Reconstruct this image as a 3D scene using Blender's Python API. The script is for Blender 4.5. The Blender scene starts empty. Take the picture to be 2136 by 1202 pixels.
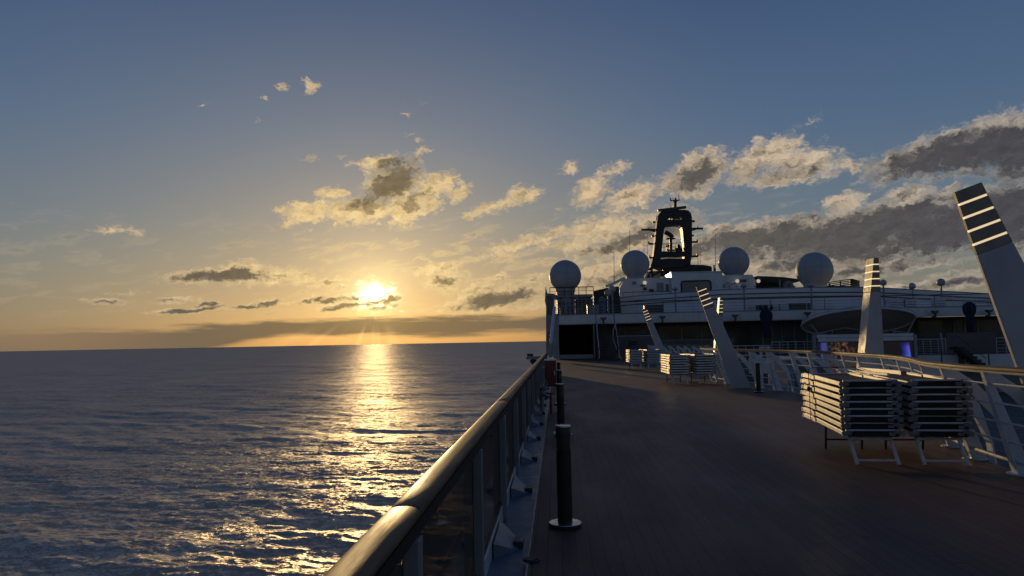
import bpy, bmesh, math, random
import numpy as np
from mathutils import Vector, Matrix

random.seed(7)
rng = np.random.default_rng(11)
scene = bpy.context.scene
col = scene.collection
R = math.radians

# ------------------------------------------------------------------ camera
F = 1500.0            # focal length in photograph pixels (2136 wide)
EYE = Vector((0.0, 0.0, 1.70))
YAW, PITCH, ROLL = R(3.50), R(4.25), R(-1.08)
cam_data = bpy.data.cameras.new("camera")
cam_data.sensor_width = 36.0
cam_data.lens = F / 2136.0 * 36.0
cam_data.clip_start = 0.05
cam_data.clip_end = 200000.0
cam = bpy.data.objects.new("camera", cam_data)
col.objects.link(cam)
CAM_R = (Matrix.Rotation(YAW, 3, 'Z') @ Matrix.Rotation(math.pi / 2 + PITCH, 3, 'X') @ Matrix.Rotation(ROLL, 3, 'Z'))
cam.matrix_world = Matrix.Translation(EYE) @ CAM_R.to_4x4()
scene.camera = cam


def ray(px, py):
    """direction of a measured bearing of the photograph"""
    return (CAM_R @ Vector(((px - 1068.0) / F, -(py - 601.0) / F, -1.0))).normalized()


def at(px, py, Y):
    """the point of that bearing on the cross-ship plane Y metres ahead"""
    d = ray(px, py)
    return EYE + d * (Y / d.y)


def azel(px, py):
    d = ray(px, py)
    return math.degrees(math.atan2(d.x, d.y)), math.degrees(math.asin(d.z))


# ------------------------------------------------------------------ world
SUN_AZ, SUN_EL = azel(783, 616)

world = bpy.data.worlds.new("World")
scene.world = world
world.use_nodes = True
wt = world.node_tree
for n in list(wt.nodes):
    wt.nodes.remove(n)


class NB:
    """small helper to write node graphs as expressions"""
    def __init__(self, tree):
        self.t = tree

    def node(self, typ, **kw):
        n = self.t.nodes.new(typ)
        for k, v in kw.items():
            setattr(n, k, v)
        return n

    def link(self, a, sock):
        if isinstance(a, bpy.types.NodeSocket):
            self.t.links.new(a, sock)
        else:
            sock.default_value = a

    def m(self, op, a, b=None, c=None, clamp=False):
        n = self.node('ShaderNodeMath', operation=op, use_clamp=clamp)
        self.link(a, n.inputs[0])
        if b is not None:
            self.link(b, n.inputs[1])
        if c is not None:
            self.link(c, n.inputs[2])
        return n.outputs[0]

    def v(self, op, a, b=None, scale=None):
        n = self.node('ShaderNodeVectorMath', operation=op)
        self.link(a, n.inputs[0])
        if b is not None:
            self.link(b, n.inputs[1])
        if scale is not None:
            self.link(scale, n.inputs['Scale'])
        return n.outputs['Value'] if op in ('LENGTH', 'DOT_PRODUCT', 'DISTANCE') else n.outputs[0]

    def comb(self, x, y, z=0.0):
        n = self.node('ShaderNodeCombineXYZ')
        self.link(x, n.inputs[0]); self.link(y, n.inputs[1]); self.link(z, n.inputs[2])
        return n.outputs[0]

    def sep(self, a):
        n = self.node('ShaderNodeSeparateXYZ')
        self.link(a, n.inputs[0])
        return n.outputs

    def noise(self, vec, scale, detail=6, rough=0.55, dist=0.0, out='Fac', lac=2.0, dims='3D'):
        n = self.node('ShaderNodeTexNoise', noise_dimensions=dims)
        if vec is not None:
            self.link(vec, n.inputs['Vector'])
        self.link(scale, n.inputs['Scale']); self.link(detail, n.inputs['Detail'])
        self.link(rough, n.inputs['Roughness']); self.link(dist, n.inputs['Distortion'])
        n.inputs['Lacunarity'].default_value = lac
        return n.outputs['Fac' if out == 'Fac' else 'Color']

    def smooth(self, a, lo, hi, tmin=0.0, tmax=1.0, kind='SMOOTHSTEP'):
        n = self.node('ShaderNodeMapRange', interpolation_type=kind)
        self.link(a, n.inputs['Value'])
        n.inputs['From Min'].default_value = lo; n.inputs['From Max'].default_value = hi
        n.inputs['To Min'].default_value = tmin; n.inputs['To Max'].default_value = tmax
        return n.outputs['Result']

    def mix(self, fac, a, b, mode='MIX'):
        n = self.node('ShaderNodeMix', data_type='RGBA', blend_type=mode)
        self.link(fac, n.inputs[0])
        for x, s in ((a, n.inputs[6]), (b, n.inputs[7])):
            if isinstance(x, (tuple, list)):
                x = (x[0], x[1], x[2], 1.0)
            self.link(x, s)
        return n.outputs[2]

    def ramp(self, fac, stops, interp='LINEAR'):
        n = self.node('ShaderNodeValToRGB')
        self.link(fac, n.inputs[0])
        cr = n.color_ramp
        cr.interpolation = interp
        while len(cr.elements) < len(stops):
            cr.elements.new(0.5)
        for e, (p, c) in zip(cr.elements, stops):
            e.position = p
            e.color = (c[0], c[1], c[2], 1.0)
        return n.outputs[0]


# clouds: bearing (x, y), half sizes, tilt, weight; measured on the photograph and turned into azimuth and height
CLOUDS = [
    # the cloud above the sun
    (790, 340, 85, 24, 10, .8), (880, 318, 34, 11, 12, .7), (820, 385, 85, 62, 35, 1.1), (905, 388, 72, 34, 18, 1.0),
    (690, 403, 50, 17, 8, .9), (650, 440, 75, 26, 10, 1.0), (750, 440, 120, 34, 0, 1.1), (860, 430, 95, 42, 22, 1.0),
    (590, 438, 34, 12, 0, .7), (608, 462, 34, 13, 20, .8), (958, 405, 42, 17, 22, .9), (855, 455, 38, 26, 40, .8),
    (873, 296, 18, 9, 0, .6), (855, 280, 24, 6, 5, .5), (895, 318, 22, 6, 15, .6),
    # tufts to the right of it
    (1040, 430, 88, 20, 12, .9), (1092, 408, 52, 26, 8, 1.0), (980, 446, 28, 11, 0, .7), (1085, 385, 26, 9, 25, .5),
    (1190, 350, 32, 20, 25, .8), (1280, 356, 50, 18, 12, .8), (1232, 400, 66, 36, 28, .9), (1320, 408, 85, 34, 18, 1.0),
    (1300, 425, 50, 20, 25, .8), (1405, 385, 70, 26, 15, .8),
    (1455, 362, 88, 50, 22, 1.2), (1560, 345, 60, 36, 25, 1.0), (1605, 322, 80, 40, 12, 1.05), (1680, 340, 105, 45, -4, 1.0), (1620, 370, 110, 26, 4, .85),
    (1785, 345, 50, 20, 8, .7), 
    # dark cloud at the upper right
    (1985, 316, 185, 46, 8, 1.25), (2080, 296, 150, 58, 8, 1.35), (1850, 338, 66, 24, 15, .9), (2240, 290, 180, 80, 5, 1.4),
    # long grey bank
    (1590, 494, 200, 40, 6, 1.2), (1800, 478, 260, 56, 11, 1.35), (2070, 448, 240, 62, 12, 1.4), (1760, 424, 52, 26, 10, 1.0),
    (1895, 406, 66, 26, 12, 1.0), (1500, 478, 44, 18, 5, .9), (1978, 391, 30, 14, 10, .9), (2290, 430, 240, 70, 5, 1.4),
    (1800, 528, 230, 34, 9, 1.0),
    # the cloud behind the mast
    (1250, 480, 130, 34, 12, .95), (1330, 500, 170, 32, 14, 1.1), (1375, 462, 90, 40, 15, .9), (1195, 516, 60, 20, 5, .9), (1215, 460, 60, 14, 18, .5),
    (1420, 530, 150, 30, 8, .9),
    (1240, 575, 120, 34, 12, 1.0), (1330, 555, 130, 26, 10, .9), (1620, 556, 170, 28, 6, .9), (1800, 560, 190, 30, 4, .9), (2010, 586, 160, 17, 6, .9), (1950, 552, 120, 14, 5, .6),
    (2060, 560, 120, 10, 6, .5), (1900, 600, 160, 14, 4, .7),
    # between the sun and the ship
    (1080, 512, 125, 19, 12, .8), (1150, 492, 55, 20, 25, .8), (1050, 542, 56, 15, 18, .8), (915, 560, 105, 19, 10, .85),
    (932, 582, 68, 20, 5, 1.0), (1040, 577, 42, 14, 0, .9), (1112, 580, 42, 17, 10, .8), (1110, 552, 20, 6, 10, .6), (1010, 600, 120, 20, 6, .8), (1030, 622, 140, 32, 9, 1.15),
    (960, 598, 95, 14, 5, .7), (1090, 610, 70, 26, 8, .9), (870, 545, 40, 8, 10, .5), (1000, 640, 160, 16, 4, .8), (1120, 640, 120, 12, 2, .7),
    # left of the sun
    (430, 578, 105, 22, 2, 1.1), (505, 571, 78, 28, 0, 1.15), (590, 575, 84, 26, 4, .9), (690, 590, 62, 14, 8, .8), (545, 590, 80, 10, 3, .6),
    (225, 630, 42, 9, 0, .9), (355, 626, 62, 9, 3, .8), (430, 633, 46, 9, 5, .9), (398, 646, 92, 9, 5, 1.1), (270, 610, 60, 9, 4, .5), (180, 626, 30, 5, 0, .4),
    (520, 639, 58, 8, 5, 1.0), (563, 630, 42, 11, 8, 1.0), (640, 625, 36, 9, 20, .9), (665, 622, 28, 9, 25, .9), (690, 626, 42, 10, 10, 1.0),
    (718, 622, 36, 10, 5, .9), (742, 622, 34, 11, 10, .9), (776, 629, 40, 8, 4, 1.0), (792, 619, 26, 7, 12, .9), (758, 636, 50, 7, 4, .9), (816, 625, 36, 14, 18, 1.0), (722, 638, 80, 11, 6, 1.0), (800, 640, 56, 9, 5, .9), (690, 645, 46, 8, 10, .8), (610, 632, 40, 6, 8, .7),
    # small far ones high up
    (590, 185, 19, 13, 10, .75), (645, 181, 27, 15, -10, .85), (425, 216, 20, 7, 5, .6), (850, 232, 18, 8, 10, .55), (560, 205, 14, 7, 0, .45),
    (240, 480, 58, 15, 2, .7), (540, 255, 30, 14, 5, .3), (640, 328, 40, 10, 5, .4), (1690, 258, 50, 24, 30, .42), (1720, 285, 20, 30, 30, .35), (715, 323, 30, 6, 5, .4), (880, 215, 40, 16, 20, .28),
    (700, 470, 14, 9, 30, .6), (790, 470, 18, 8, 40, .6), (645, 476, 16, 6, 10, .5), (830, 500, 30, 5, 5, .35), (1165, 440, 26, 8, 30, .4),
]
# where the clouds are thick enough to turn grey
SHADES = [
    (828, 372, 72, 56, 42, 1.35), (800, 400, 110, 40, 22, 1.15), (868, 412, 60, 26, 20, .7), (620, 440, 40, 12, 10, .25),
    (1455, 368, 78, 38, 20, 1.25), (1380, 395, 50, 16, 15, .5), (1600, 360, 110, 30, 5, .65), (1690, 355, 70, 26, 0, .55), (1590, 315, 30, 14, 10, .4), (1310, 412, 60, 18, 18, .35),
    (1980, 325, 200, 54, 8, 1.3), (2120, 320, 180, 70, 8, 1.2), (2260, 320, 200, 90, 8, 1.2),
    (1580, 502, 240, 48, 6, 1.3), (1800, 492, 290, 62, 11, 1.5), (2060, 462, 270, 78, 12, 1.5), (2280, 430, 260, 100, 5, 1.4), (1800, 535, 230, 26, 9, 1.0), (1700, 455, 60, 26, 10, .9), (1830, 440, 30, 16, 10, .6),
    (1310, 500, 170, 24, 16, 1.0), (1400, 478, 90, 36, 12, 1.1), (1430, 530, 150, 26, 8, 1.0), (1270, 585, 110, 26, 12, .8), (1340, 562, 120, 18, 10, .6),
    (1640, 562, 150, 18, 6, .8), (1800, 566, 180, 22, 4, .9), (2010, 588, 150, 13, 6, .9),
    (930, 584, 56, 13, 5, .9), (1040, 579, 24, 6, 0, .5), (1040, 624, 120, 22, 9, 1.3), (1090, 612, 50, 14, 8, .7), (1000, 640, 150, 12, 4, .7), (1020, 604, 70, 9, 6, .6), (1110, 582, 22, 7, 8, .4),
    (450, 581, 100, 15, 2, 1.3), (500, 576, 62, 17, 2, 1.2), (580, 580, 40, 8, 4, .35), (692, 590, 28, 5, 8, .5),
    (225, 631, 34, 6, 0, .9), (355, 627, 50, 5, 3, .6), (430, 634, 40, 6, 5, .9), (398, 647, 90, 7, 5, 1.2), (520, 640, 54, 6, 5, 1.1), (563, 631, 38, 8, 8, 1.2),
    (640, 626, 32, 7, 20, 1.0), (665, 623, 24, 7, 25, 1.0), (690, 627, 38, 8, 10, 1.2), (742, 623, 32, 8, 10, 1.0), (776, 630, 36, 6, 4, 1.0), (792, 620, 22, 5, 12, .9), (758, 637, 46, 5, 4, .9), (816, 626, 34, 11, 18, 1.2), (722, 639, 76, 8, 6, 1.0), (800, 641, 54, 7, 5, .9), (690, 646, 42, 6, 10, .9),
    (645, 182, 6, 4, 0, .3),
]
K = F * math.pi / 180.0   # photograph pixels per degree


def build_world():
    g = NB(wt)
    tc = g.node('ShaderNodeTexCoord').outputs['Generated']
    d = g.v('NORMALIZE', tc)
    x, y, z = g.sep(d)
    az = g.m('MULTIPLY', g.m('ARCTAN2', x, y), 180 / math.pi)
    el = g.m('MULTIPLY', g.m('ARCSINE', z), 180 / math.pi)
    uv = g.comb(az, el)
    # thin, stretched billows; warped so that nothing keeps an oval outline
    st = g.v('MULTIPLY', uv, (1.0, 1.5, 1.0))
    w1 = g.noise(st, 0.55, 4, 0.6, out='Color')
    w2 = g.noise(st, 2.2, 3, 0.5, out='Color')
    warp = g.v('ADD', g.v('SCALE', g.v('SUBTRACT', w1, (.5, .5, .5)), scale=1.5), g.v('SCALE', g.v('SUBTRACT', w2, (.5, .5, .5)), scale=0.75))
    warp = g.v('MULTIPLY', warp, g.comb(g.smooth(el, 0.5, 7.0, .55, 1.0), g.smooth(el, 0.5, 7.0, .22, 1.0), 0.0))
    uvw = g.v('ADD', uv, warp)

    def field(lst, grow):
        acc = None
        here = uvw
        for i, (px, py, rx, ry, rot, w) in enumerate(lst):
            a, e = azel(px, py)
            if i % 8 == 7:      # keeps the node evaluation sequential (the shader stack is small)
                k = g.m('MULTIPLY', acc, 1e-7)
                here = g.v('ADD', uvw, g.comb(k, k, 0.0))
            mp = g.node('ShaderNodeMapping', vector_type='TEXTURE')
            g.link(here, mp.inputs['Vector'])
            mp.inputs['Location'].default_value = (a, e, 0)
            mp.inputs['Rotation'].default_value = (0, 0, R(rot))
            mp.inputs['Scale'].default_value = (rx / K * grow, ry / K * grow, 1)
            v = g.m('MULTIPLY', g.m('SUBTRACT', 1.0, g.v('LENGTH', mp.outputs[0]), clamp=True), w)
            acc = v if acc is None else g.m('SMOOTH_MAX', acc, v, 0.12)
        return acc

    cov = field(CLOUDS, 1.16)
    shd = field(SHADES, 1.15)
    nv = g.v('MULTIPLY', uvw, (1.0, 1.4, 1.0))
    def puff(sc):
        return g.m('ABSOLUTE', g.m('SUBTRACT', g.m('MULTIPLY', g.noise(nv, sc, 1.5, 0.45), 2.0), 1.0))
    bil = g.m('ADD', g.m('MULTIPLY', puff(.62), .50), g.m('ADD', g.m('MULTIPLY', puff(1.5), .32), g.m('MULTIPLY', puff(3.6), .20)))
    n1 = g.m('ADD', g.m('ADD', 0.5, g.m('MULTIPLY', g.m('SUBTRACT', bil, 0.19), 1.05)), g.m('MULTIPLY', g.m('SUBTRACT', g.noise(nv, 1.3, 7, 0.54), .5), .42))
    nlo = g.noise(nv, 0.80, 3.5, 0.5)
    nlo2 = g.noise(g.v('ADD', nv, (-0.22, 0.30, 0.0)), 0.80, 3.5, 0.5)
    relief = g.m('SUBTRACT', nlo, nlo2)
    dens = g.m('ADD', cov, g.m('MULTIPLY', g.m('SUBTRACT', n1, 0.50), 1.25))
    alpha = g.smooth(dens, 0.10, 0.68)
    alpha = g.m('MULTIPLY', alpha, g.smooth(cov, 0.13, 0.28))
    # angular distance from the sun
    sd = Vector((math.sin(R(SUN_AZ)) * math.cos(R(SUN_EL)), math.cos(R(SUN_AZ)) * math.cos(R(SUN_EL)), math.sin(R(SUN_EL))))
    cosd = g.v('DOT_PRODUCT', d, tuple(sd))
    ang = g.m('MULTIPLY', g.m('ARCCOSINE', g.m('MINIMUM', cosd, 0.9999999)), 180 / math.pi)
    angn = g.m('DIVIDE', ang, 60.0, clamp=True)
    lit_col = g.ramp(angn, [(0.0, (1.0, .82, .40)), (0.07, (.95, .68, .30)), (0.2, (.64, .47, .255)), (0.42, (.58, .44, .29)), (0.75, (.45, .385, .31)), (1.0, (.25, .25, .265))])
    sh_col = g.ramp(angn, [(0.0, (.46, .32, .12)), (0.06, (.27, .195, .095)), (0.2, (.17, .135, .090)), (0.42, (.118, .105, .092)), (0.75, (.072, .070, .078)), (1.0, (.060, .062, .075))])
    sh = g.m('ADD', g.m('ADD', shd, g.m('MULTIPLY', g.m('SUBTRACT', n1, 0.5), 0.45)), g.m('MULTIPLY', relief, 1.0))
    sh = g.m('ADD', sh, g.m('MULTIPLY', g.m('SUBTRACT', g.m('MINIMUM', dens, 1.1), 0.62), 0.55))
    shade = g.smooth(sh, 0.02, 0.92)
    ccol = g.mix(shade, lit_col, sh_col)
    # relief inside the lit and grey parts
    rel = g.m('ADD', 1.0, g.m('MULTIPLY', relief, -0.9))
    ccol = g.v('SCALE', ccol, scale=rel)
    # clear sky
    sky = g.node('ShaderNodeTexSky', sky_type='NISHITA', sun_disc=False)
    sky.sun_elevation = R(SUN_EL)
    sky.sun_rotation = R(SUN_AZ)
    sky.altitude = 30
    sky.air_density = SKY_AIR
    sky.dust_density = SKY_DUST
    sky.ozone_density = SKY_OZONE
    skyc = g.v('SCALE', sky.outputs[0], scale=SKY_STRENGTH)
    # the photograph's evening air: tan towards the horizon, slate blue above
    e01 = g.m('DIVIDE', g.m('MAXIMUM', el, 0.0), 60.0, clamp=True)
    near = g.ramp(e01, [(0.0, (.36, .235, .115)), (0.04, (.36, .275, .165)), (0.09, (.31, .275, .205)), (0.16, (.225, .240, .245)), (0.27, (.155, .200, .265)), (0.42, (.095, .135, .225)), (0.6, (.058, .088, .175)), (1.0, (.035, .055, .125))])
    far = g.ramp(e01, [(0.0, (.21, .175, .13)), (0.04, (.235, .21, .165)), (0.085, (.205, .215, .205)), (0.15, (.145, .195, .25)), (0.27, (.085, .150, .265)), (0.42, (.050, .098, .215)), (0.6, (.032, .064, .160)), (1.0, (.022, .042, .115))])
    mine = g.mix(g.smooth(ang, 6.0, 36.0), near, far)
    skyc = g.mix(0.75, skyc, mine)
    skyc = g.v('SCALE', skyc, scale=g.smooth(ang, 48.0, 125.0, 1.0, 1.0))
    # aureole of the low sun behind thin cloud
    glow = g.m('ADD', g.m('MULTIPLY', g.m('POWER', 2.718, g.m('MULTIPLY', ang, -1.2)), .85),
               g.m('MULTIPLY', g.m('POWER', 2.718, g.m('MULTIPLY', ang, -0.31)), 0.46))
    glowc = g.v('MULTIPLY', (1.0, .70, .27), g.comb(glow, glow, glow))
    skyc = g.v('ADD', skyc, glowc)
    # low stratus over the sea, streaked along the horizon
    bn = g.noise(g.comb(g.m('MULTIPLY', az, .16), g.m('MULTIPLY', el, 1.6), 5.1), 1.0, 6, .6)
    bn2 = g.noise(g.comb(g.m('MULTIPLY', az, .05), 2.3, 0.0), 1.0, 3, .5)
    bo = g.m('MULTIPLY', g.m('SUBTRACT', bn, .5), 1.5)
    top = g.m('ADD', g.m('ADD', 2.02, bo), g.smooth(az, -36.0, -14.0, -.75, .15))
    bot = g.m('ADD', g.m('ADD', g.smooth(az, -31.0, -20.0, -1.0, .60), g.m('MULTIPLY', bo, .7)), g.m('MULTIPLY', g.m('SUBTRACT', bn2, .5), 1.4))
    ba = g.m('MULTIPLY', g.smooth(g.m('SUBTRACT', top, el), -.10, .42), g.smooth(g.m('SUBTRACT', el, bot), -.15, .40))
    ba = g.m('MULTIPLY', ba, g.smooth(az, -40.0, -27.0, .35, .92))
    ba = g.m('MULTIPLY', ba, g.smooth(az, 14.0, 4.0, .0, 1.0))
    bcol = g.ramp(angn, [(0.0, (.34, .225, .085)), (0.07, (.215, .150, .075)), (0.2, (.165, .125, .078)), (0.5, (.15, .125, .10)), (1.0, (.12, .115, .115))])
    skyc = g.mix(ba, skyc, bcol)
    # thin wisps drifting between the sun and the ship, and a few to the left
    wn = g.noise(g.comb(g.m('MULTIPLY', g.m('ADD', az, g.m('MULTIPLY', el, -1.6)), .42), g.m('MULTIPLY', el, 1.25), 8.8), 1.0, 7, .6, .4)
    wm = g.m('MULTIPLY', g.smooth(el, 1.6, 3.2), g.smooth(el, 11.5, 6.5))
    wm = g.m('MULTIPLY', wm, g.m('MULTIPLY', g.smooth(az, -30.0, -8.0, .25, 1.0), g.smooth(az, 34.0, 16.0, .35, 1.0)))
    wa = g.m('MULTIPLY', g.smooth(wn, .49, .68), g.m('MULTIPLY', wm, .80))
    wcol = g.mix(g.smooth(wn, .60, .76), lit_col, sh_col)
    skyc = g.mix(wa, skyc, wcol)
    c = g.mix(alpha, skyc, ccol)
    # the light coming through the clouds right at the sun
    # broken by the ragged cloud, wider than tall
    dus = g.m('MULTIPLY', g.m('ADD', g.m('SUBTRACT', az, SUN_AZ), .12), .80)
    dvs = g.m('MULTIPLY', g.m('SUBTRACT', el, SUN_EL), 1.15)
    rag = g.m('ADD', 1.0, g.m('MULTIPLY', g.m('SUBTRACT', g.noise(g.v('MULTIPLY', uv, (.8, 1.5, 1)), 1.5, 5, .62), .5), 2.6))
    cang = g.m('MULTIPLY', g.m('SQRT', g.m('ADD', g.m('MULTIPLY', dus, dus), g.m('MULTIPLY', dvs, dvs))), g.m('MAXIMUM', rag, .3))
    core = g.m('MULTIPLY', g.m('POWER', 2.718, g.m('MULTIPLY', g.m('MULTIPLY', cang, cang), -1.8)), g.m('SUBTRACT', 1.0, g.m('MULTIPLY', g.m('MULTIPLY', alpha, shade), 0.97)))
    c = g.v('ADD', c, g.v('MULTIPLY', (3.0, 2.4, 1.4), g.comb(core, core, core)))
    halo = g.m('MULTIPLY', g.m('POWER', 2.718, g.m('MULTIPLY', ang, -0.6)), 0.20)
    c = g.v('ADD', c, g.v('MULTIPLY', (1.0, .68, .25), g.comb(halo, halo, halo)))
    # crepuscular rays fanning down from the gap in the cloud
    du = g.m('SUBTRACT', az, SUN_AZ); dv = g.m('SUBTRACT', SUN_EL - 0.1, el)
    th = g.m('ARCTAN2', du, dv)
    rn = g.noise(g.comb(th, 0.0, 3.7), 3.4, 3, 0.6)
    ry = g.m('MULTIPLY', g.smooth(rn, 0.46, 0.68), g.m('MULTIPLY', g.smooth(dv, 1.9, 3.0), g.smooth(g.m('ABSOLUTE', g.m('ADD', th, .38)), 1.0, 0.55)))
    c = g.v('ADD', c, g.v('MULTIPLY', (.22, .145, .06), g.comb(ry, ry, ry)))
    bg = g.node('ShaderNodeBackground')
    g.link(c, bg.inputs['Color'])
    bg.inputs['Strength'].default_value = 1.0
    out = g.node('ShaderNodeOutputWorld')
    wt.links.new(bg.outputs[0], out.inputs['Surface'])


SKY_AIR, SKY_DUST, SKY_OZONE, SKY_STRENGTH = 1.0, 1.2, 2.0, 0.055
build_world()
world.cycles.sampling_method = 'MANUAL'
world.cycles.sample_map_resolution = 512

scene.view_settings.view_transform = 'Standard'
scene.view_settings.look = 'None'
scene.view_settings.exposure = 0.0
scene.view_settings.gamma = 1.0

sun_d = bpy.data.lights.new("sun", 'SUN')
sun_d.energy = 1.9
sun_d.angle = R(1.6)
sun_d.color = (1.0, .67, .29)
sun = bpy.data.objects.new("sun", sun_d)
col.objects.link(sun)
_sd = Vector((math.sin(R(SUN_AZ)) * math.cos(R(SUN_EL)), math.cos(R(SUN_AZ)) * math.cos(R(SUN_EL)), math.sin(R(SUN_EL))))
sun.rotation_euler = (-_sd).to_track_quat('-Z', 'Y').to_euler()
sun.location = _sd * 500

# ------------------------------------------------------------------ materials
MATS = {}


def mat(name, base, rough=0.5, metal=0.0, var=0.18, scale=3.0, stretch=(1, 1, 1), bump=0.0, bscale=40.0, spec=0.5, rvar=0.1, dirt=None):
    """painted, cloth or metal surface with uneven tone, gloss and a little wear"""
    if name in MATS:
        return MATS[name]
    m = bpy.data.materials.new(name)
    m.use_nodes = True
    t = m.node_tree
    b = t.nodes["Principled BSDF"]
    g = NB(t)
    p = g.node('ShaderNodeNewGeometry').outputs['Position']
    p = g.v('MULTIPLY', p, stretch)
    n = g.noise(p, scale, 5, 0.6)
    c = g.mix(g.smooth(n, 0.3, 0.7), tuple(x * (1 - var) for x in base), tuple(min(1, x * (1 + var)) for x in base))
    if dirt:
        d = g.noise(g.v('MULTIPLY', p, (1, 1, .25)), dirt[1], 6, 0.65)
        c = g.mix(g.smooth(d, 0.55, 0.78, 0, dirt[2]), c, dirt[0])
    g.link(c, b.inputs['Base Color'])
    n2 = g.noise(p, scale * 2.7, 4, 0.6)
    g.link(g.smooth(n2, 0.25, 0.75, max(0.03, rough - rvar), min(1, rough + rvar)), b.inputs['Roughness'])
    b.inputs['Metallic'].default_value = metal
    b.inputs['Specular IOR Level'].default_value = spec
    if bump:
        bn = g.node('ShaderNodeBump')
        bn.inputs['Strength'].default_value = bump
        bn.inputs['Distance'].default_value = 0.01
        g.link(g.noise(p, bscale, 4, 0.6), bn.inputs['Height'])
        t.links.new(bn.outputs[0], b.inputs['Normal'])
    MATS[name] = m
    return m


RUST = ((.20, .10, .05), 2.5, .35)
WHITE = mat('ship_white_paint', (.60, .62, .64), .38, var=.07, scale=.7, dirt=((.33, .30, .27), 1.3, .5))
WHITE2 = mat('white_rail_paint', (.55, .57, .60), .35, var=.08, scale=4, dirt=((.35, .30, .26), 6, .4))
GREYPAINT = mat('grey_paint', (.24, .25, .26), .5, var=.12, scale=1.5, dirt=((.12, .11, .10), 2, .5))
CREAM = mat('cream_lounger_frame', (.66, .62, .54), .40, var=.10, scale=5, dirt=((.36, .32, .26), 9, .6))
JOINT = mat('grey_plastic_joint', (.16, .165, .17), .5, var=.25, scale=12)
MESH = mat('black_sling_fabric', (.012, .012, .014), .8, var=.3, scale=25, bump=.3, bscale=260)
LEG = mat('lounger_leg_paint', (.58, .59, .61), .35, var=.12, scale=6)
BLACK = mat('black_paint', (.014, .014, .016), .5, var=.25, scale=1.2)
DARK = mat('dark_metal', (.035, .036, .040), .42, var=.25, scale=3)
BOLL = mat('bollard_brown_paint', (.026, .021, .019), .42, var=.25, scale=7, spec=.35)
STEEL = mat('brushed_steel', (.62, .61, .59), .34, metal=1.0, var=.12, scale=14)
RED = mat('red_cabinet_paint', (.13, .012, .012), .4, var=.18, scale=4)
RUBBER = mat('black_rubber', (.012, .012, .012), .75, var=.2, scale=8)
DOME = mat('radome_fibreglass', (.36, .38, .40), .55, var=.06, scale=.6, dirt=((.27, .27, .27), .8, .4))
BLUECLOTH = mat('dark_blue_fabric', (.012, .020, .045), .85, var=.25, scale=2.0)
GLASSD = mat('dark_green_window_glass', (.085, .11, .115), .10, var=.4, scale=.4, spec=.22, rvar=.03)
CABIN = mat('dark_interior_lining', (.12, .115, .112), .7, var=.35, scale=.8)
PANELG = mat('grey_wind_panel', (.085, .08, .078), .5, var=.15, scale=1.0)
BEIGE = mat('beige_blind_fabric', (.24, .22, .185), .8, var=.1, scale=1.5)
HULL = mat('hull_paint', (.45, .46, .48), .4, var=.08, scale=.2)
WWAY = mat('waterway_grey_blue_paint', (.13, .165, .225), .42, var=.16, scale=2.2, dirt=((.07, .075, .085), 4, .7))
SKIN = mat('skin', (.42, .26, .19), .55, var=.05)
HAIR = mat('dark_hair', (.02, .014, .01), .6)
CLOTH1 = mat('dark_jacket_cloth', (.025, .026, .032), .85, var=.2, scale=8)
CLOTH2 = mat('grey_trouser_cloth', (.06, .06, .065), .85, var=.2, scale=8)


def emis(name, colr, strength):
    if name in MATS:
        return MATS[name]
    m = bpy.data.materials.new(name)
    m.use_nodes = True
    b = m.node_tree.nodes["Principled BSDF"]
    b.inputs['Base Color'].default_value = (.6, .58, .52, 1)
    b.inputs['Emission Color'].default_value = (*colr, 1)
    b.inputs['Emission Strength'].default_value = strength
    MATS[name] = m
    return m


GAP_GLOW = emis('sunlit_gap_glow', (1.0, .74, .42), 0.80)  # sun on the louvre faces put in as glow, no lamps
GLOBE = emis('bright_globe', (1.0, .88, .66), 0.42)  # warm brightness of the pale globes put in as mild emission


def wood_mat():
    m = bpy.data.materials.new('varnished_teak')
    m.use_nodes = True
    g = NB(m.node_tree)
    b = m.node_tree.nodes["Principled BSDF"]
    p = g.node('ShaderNodeNewGeometry').outputs['Position']
    grain = g.noise(g.v('MULTIPLY', p, (38, 1.6, 38)), 1.0, 6, 0.65, 0.6)
    patch = g.noise(g.v('MULTIPLY', p, (9, 1.1, 9)), 1.0, 4, 0.6)
    c = g.ramp(grain, [(0.25, (.055, .030, .015)), (0.5, (.125, .075, .038)), (0.75, (.21, .135, .072))])
    c = g.mix(g.smooth(patch, .45, .75, 0, .6), c, (.24, .195, .145))
    g.link(c, b.inputs['Base Color'])
    g.link(g.smooth(patch, .3, .7, .46, .66), b.inputs['Roughness'])
    b.inputs['Specular IOR Level'].default_value = 0.22
    b.inputs['Coat Weight'].default_value = 0.0
    b.inputs['Coat Roughness'].default_value = 0.25
    bn = g.node('ShaderNodeBump')
    bn.inputs['Strength'].default_value = .25
    bn.inputs['Distance'].default_value = .004
    g.link(grain, bn.inputs['Height'])
    m.node_tree.links.new(bn.outputs[0], b.inputs['Normal'])
    return m


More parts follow.
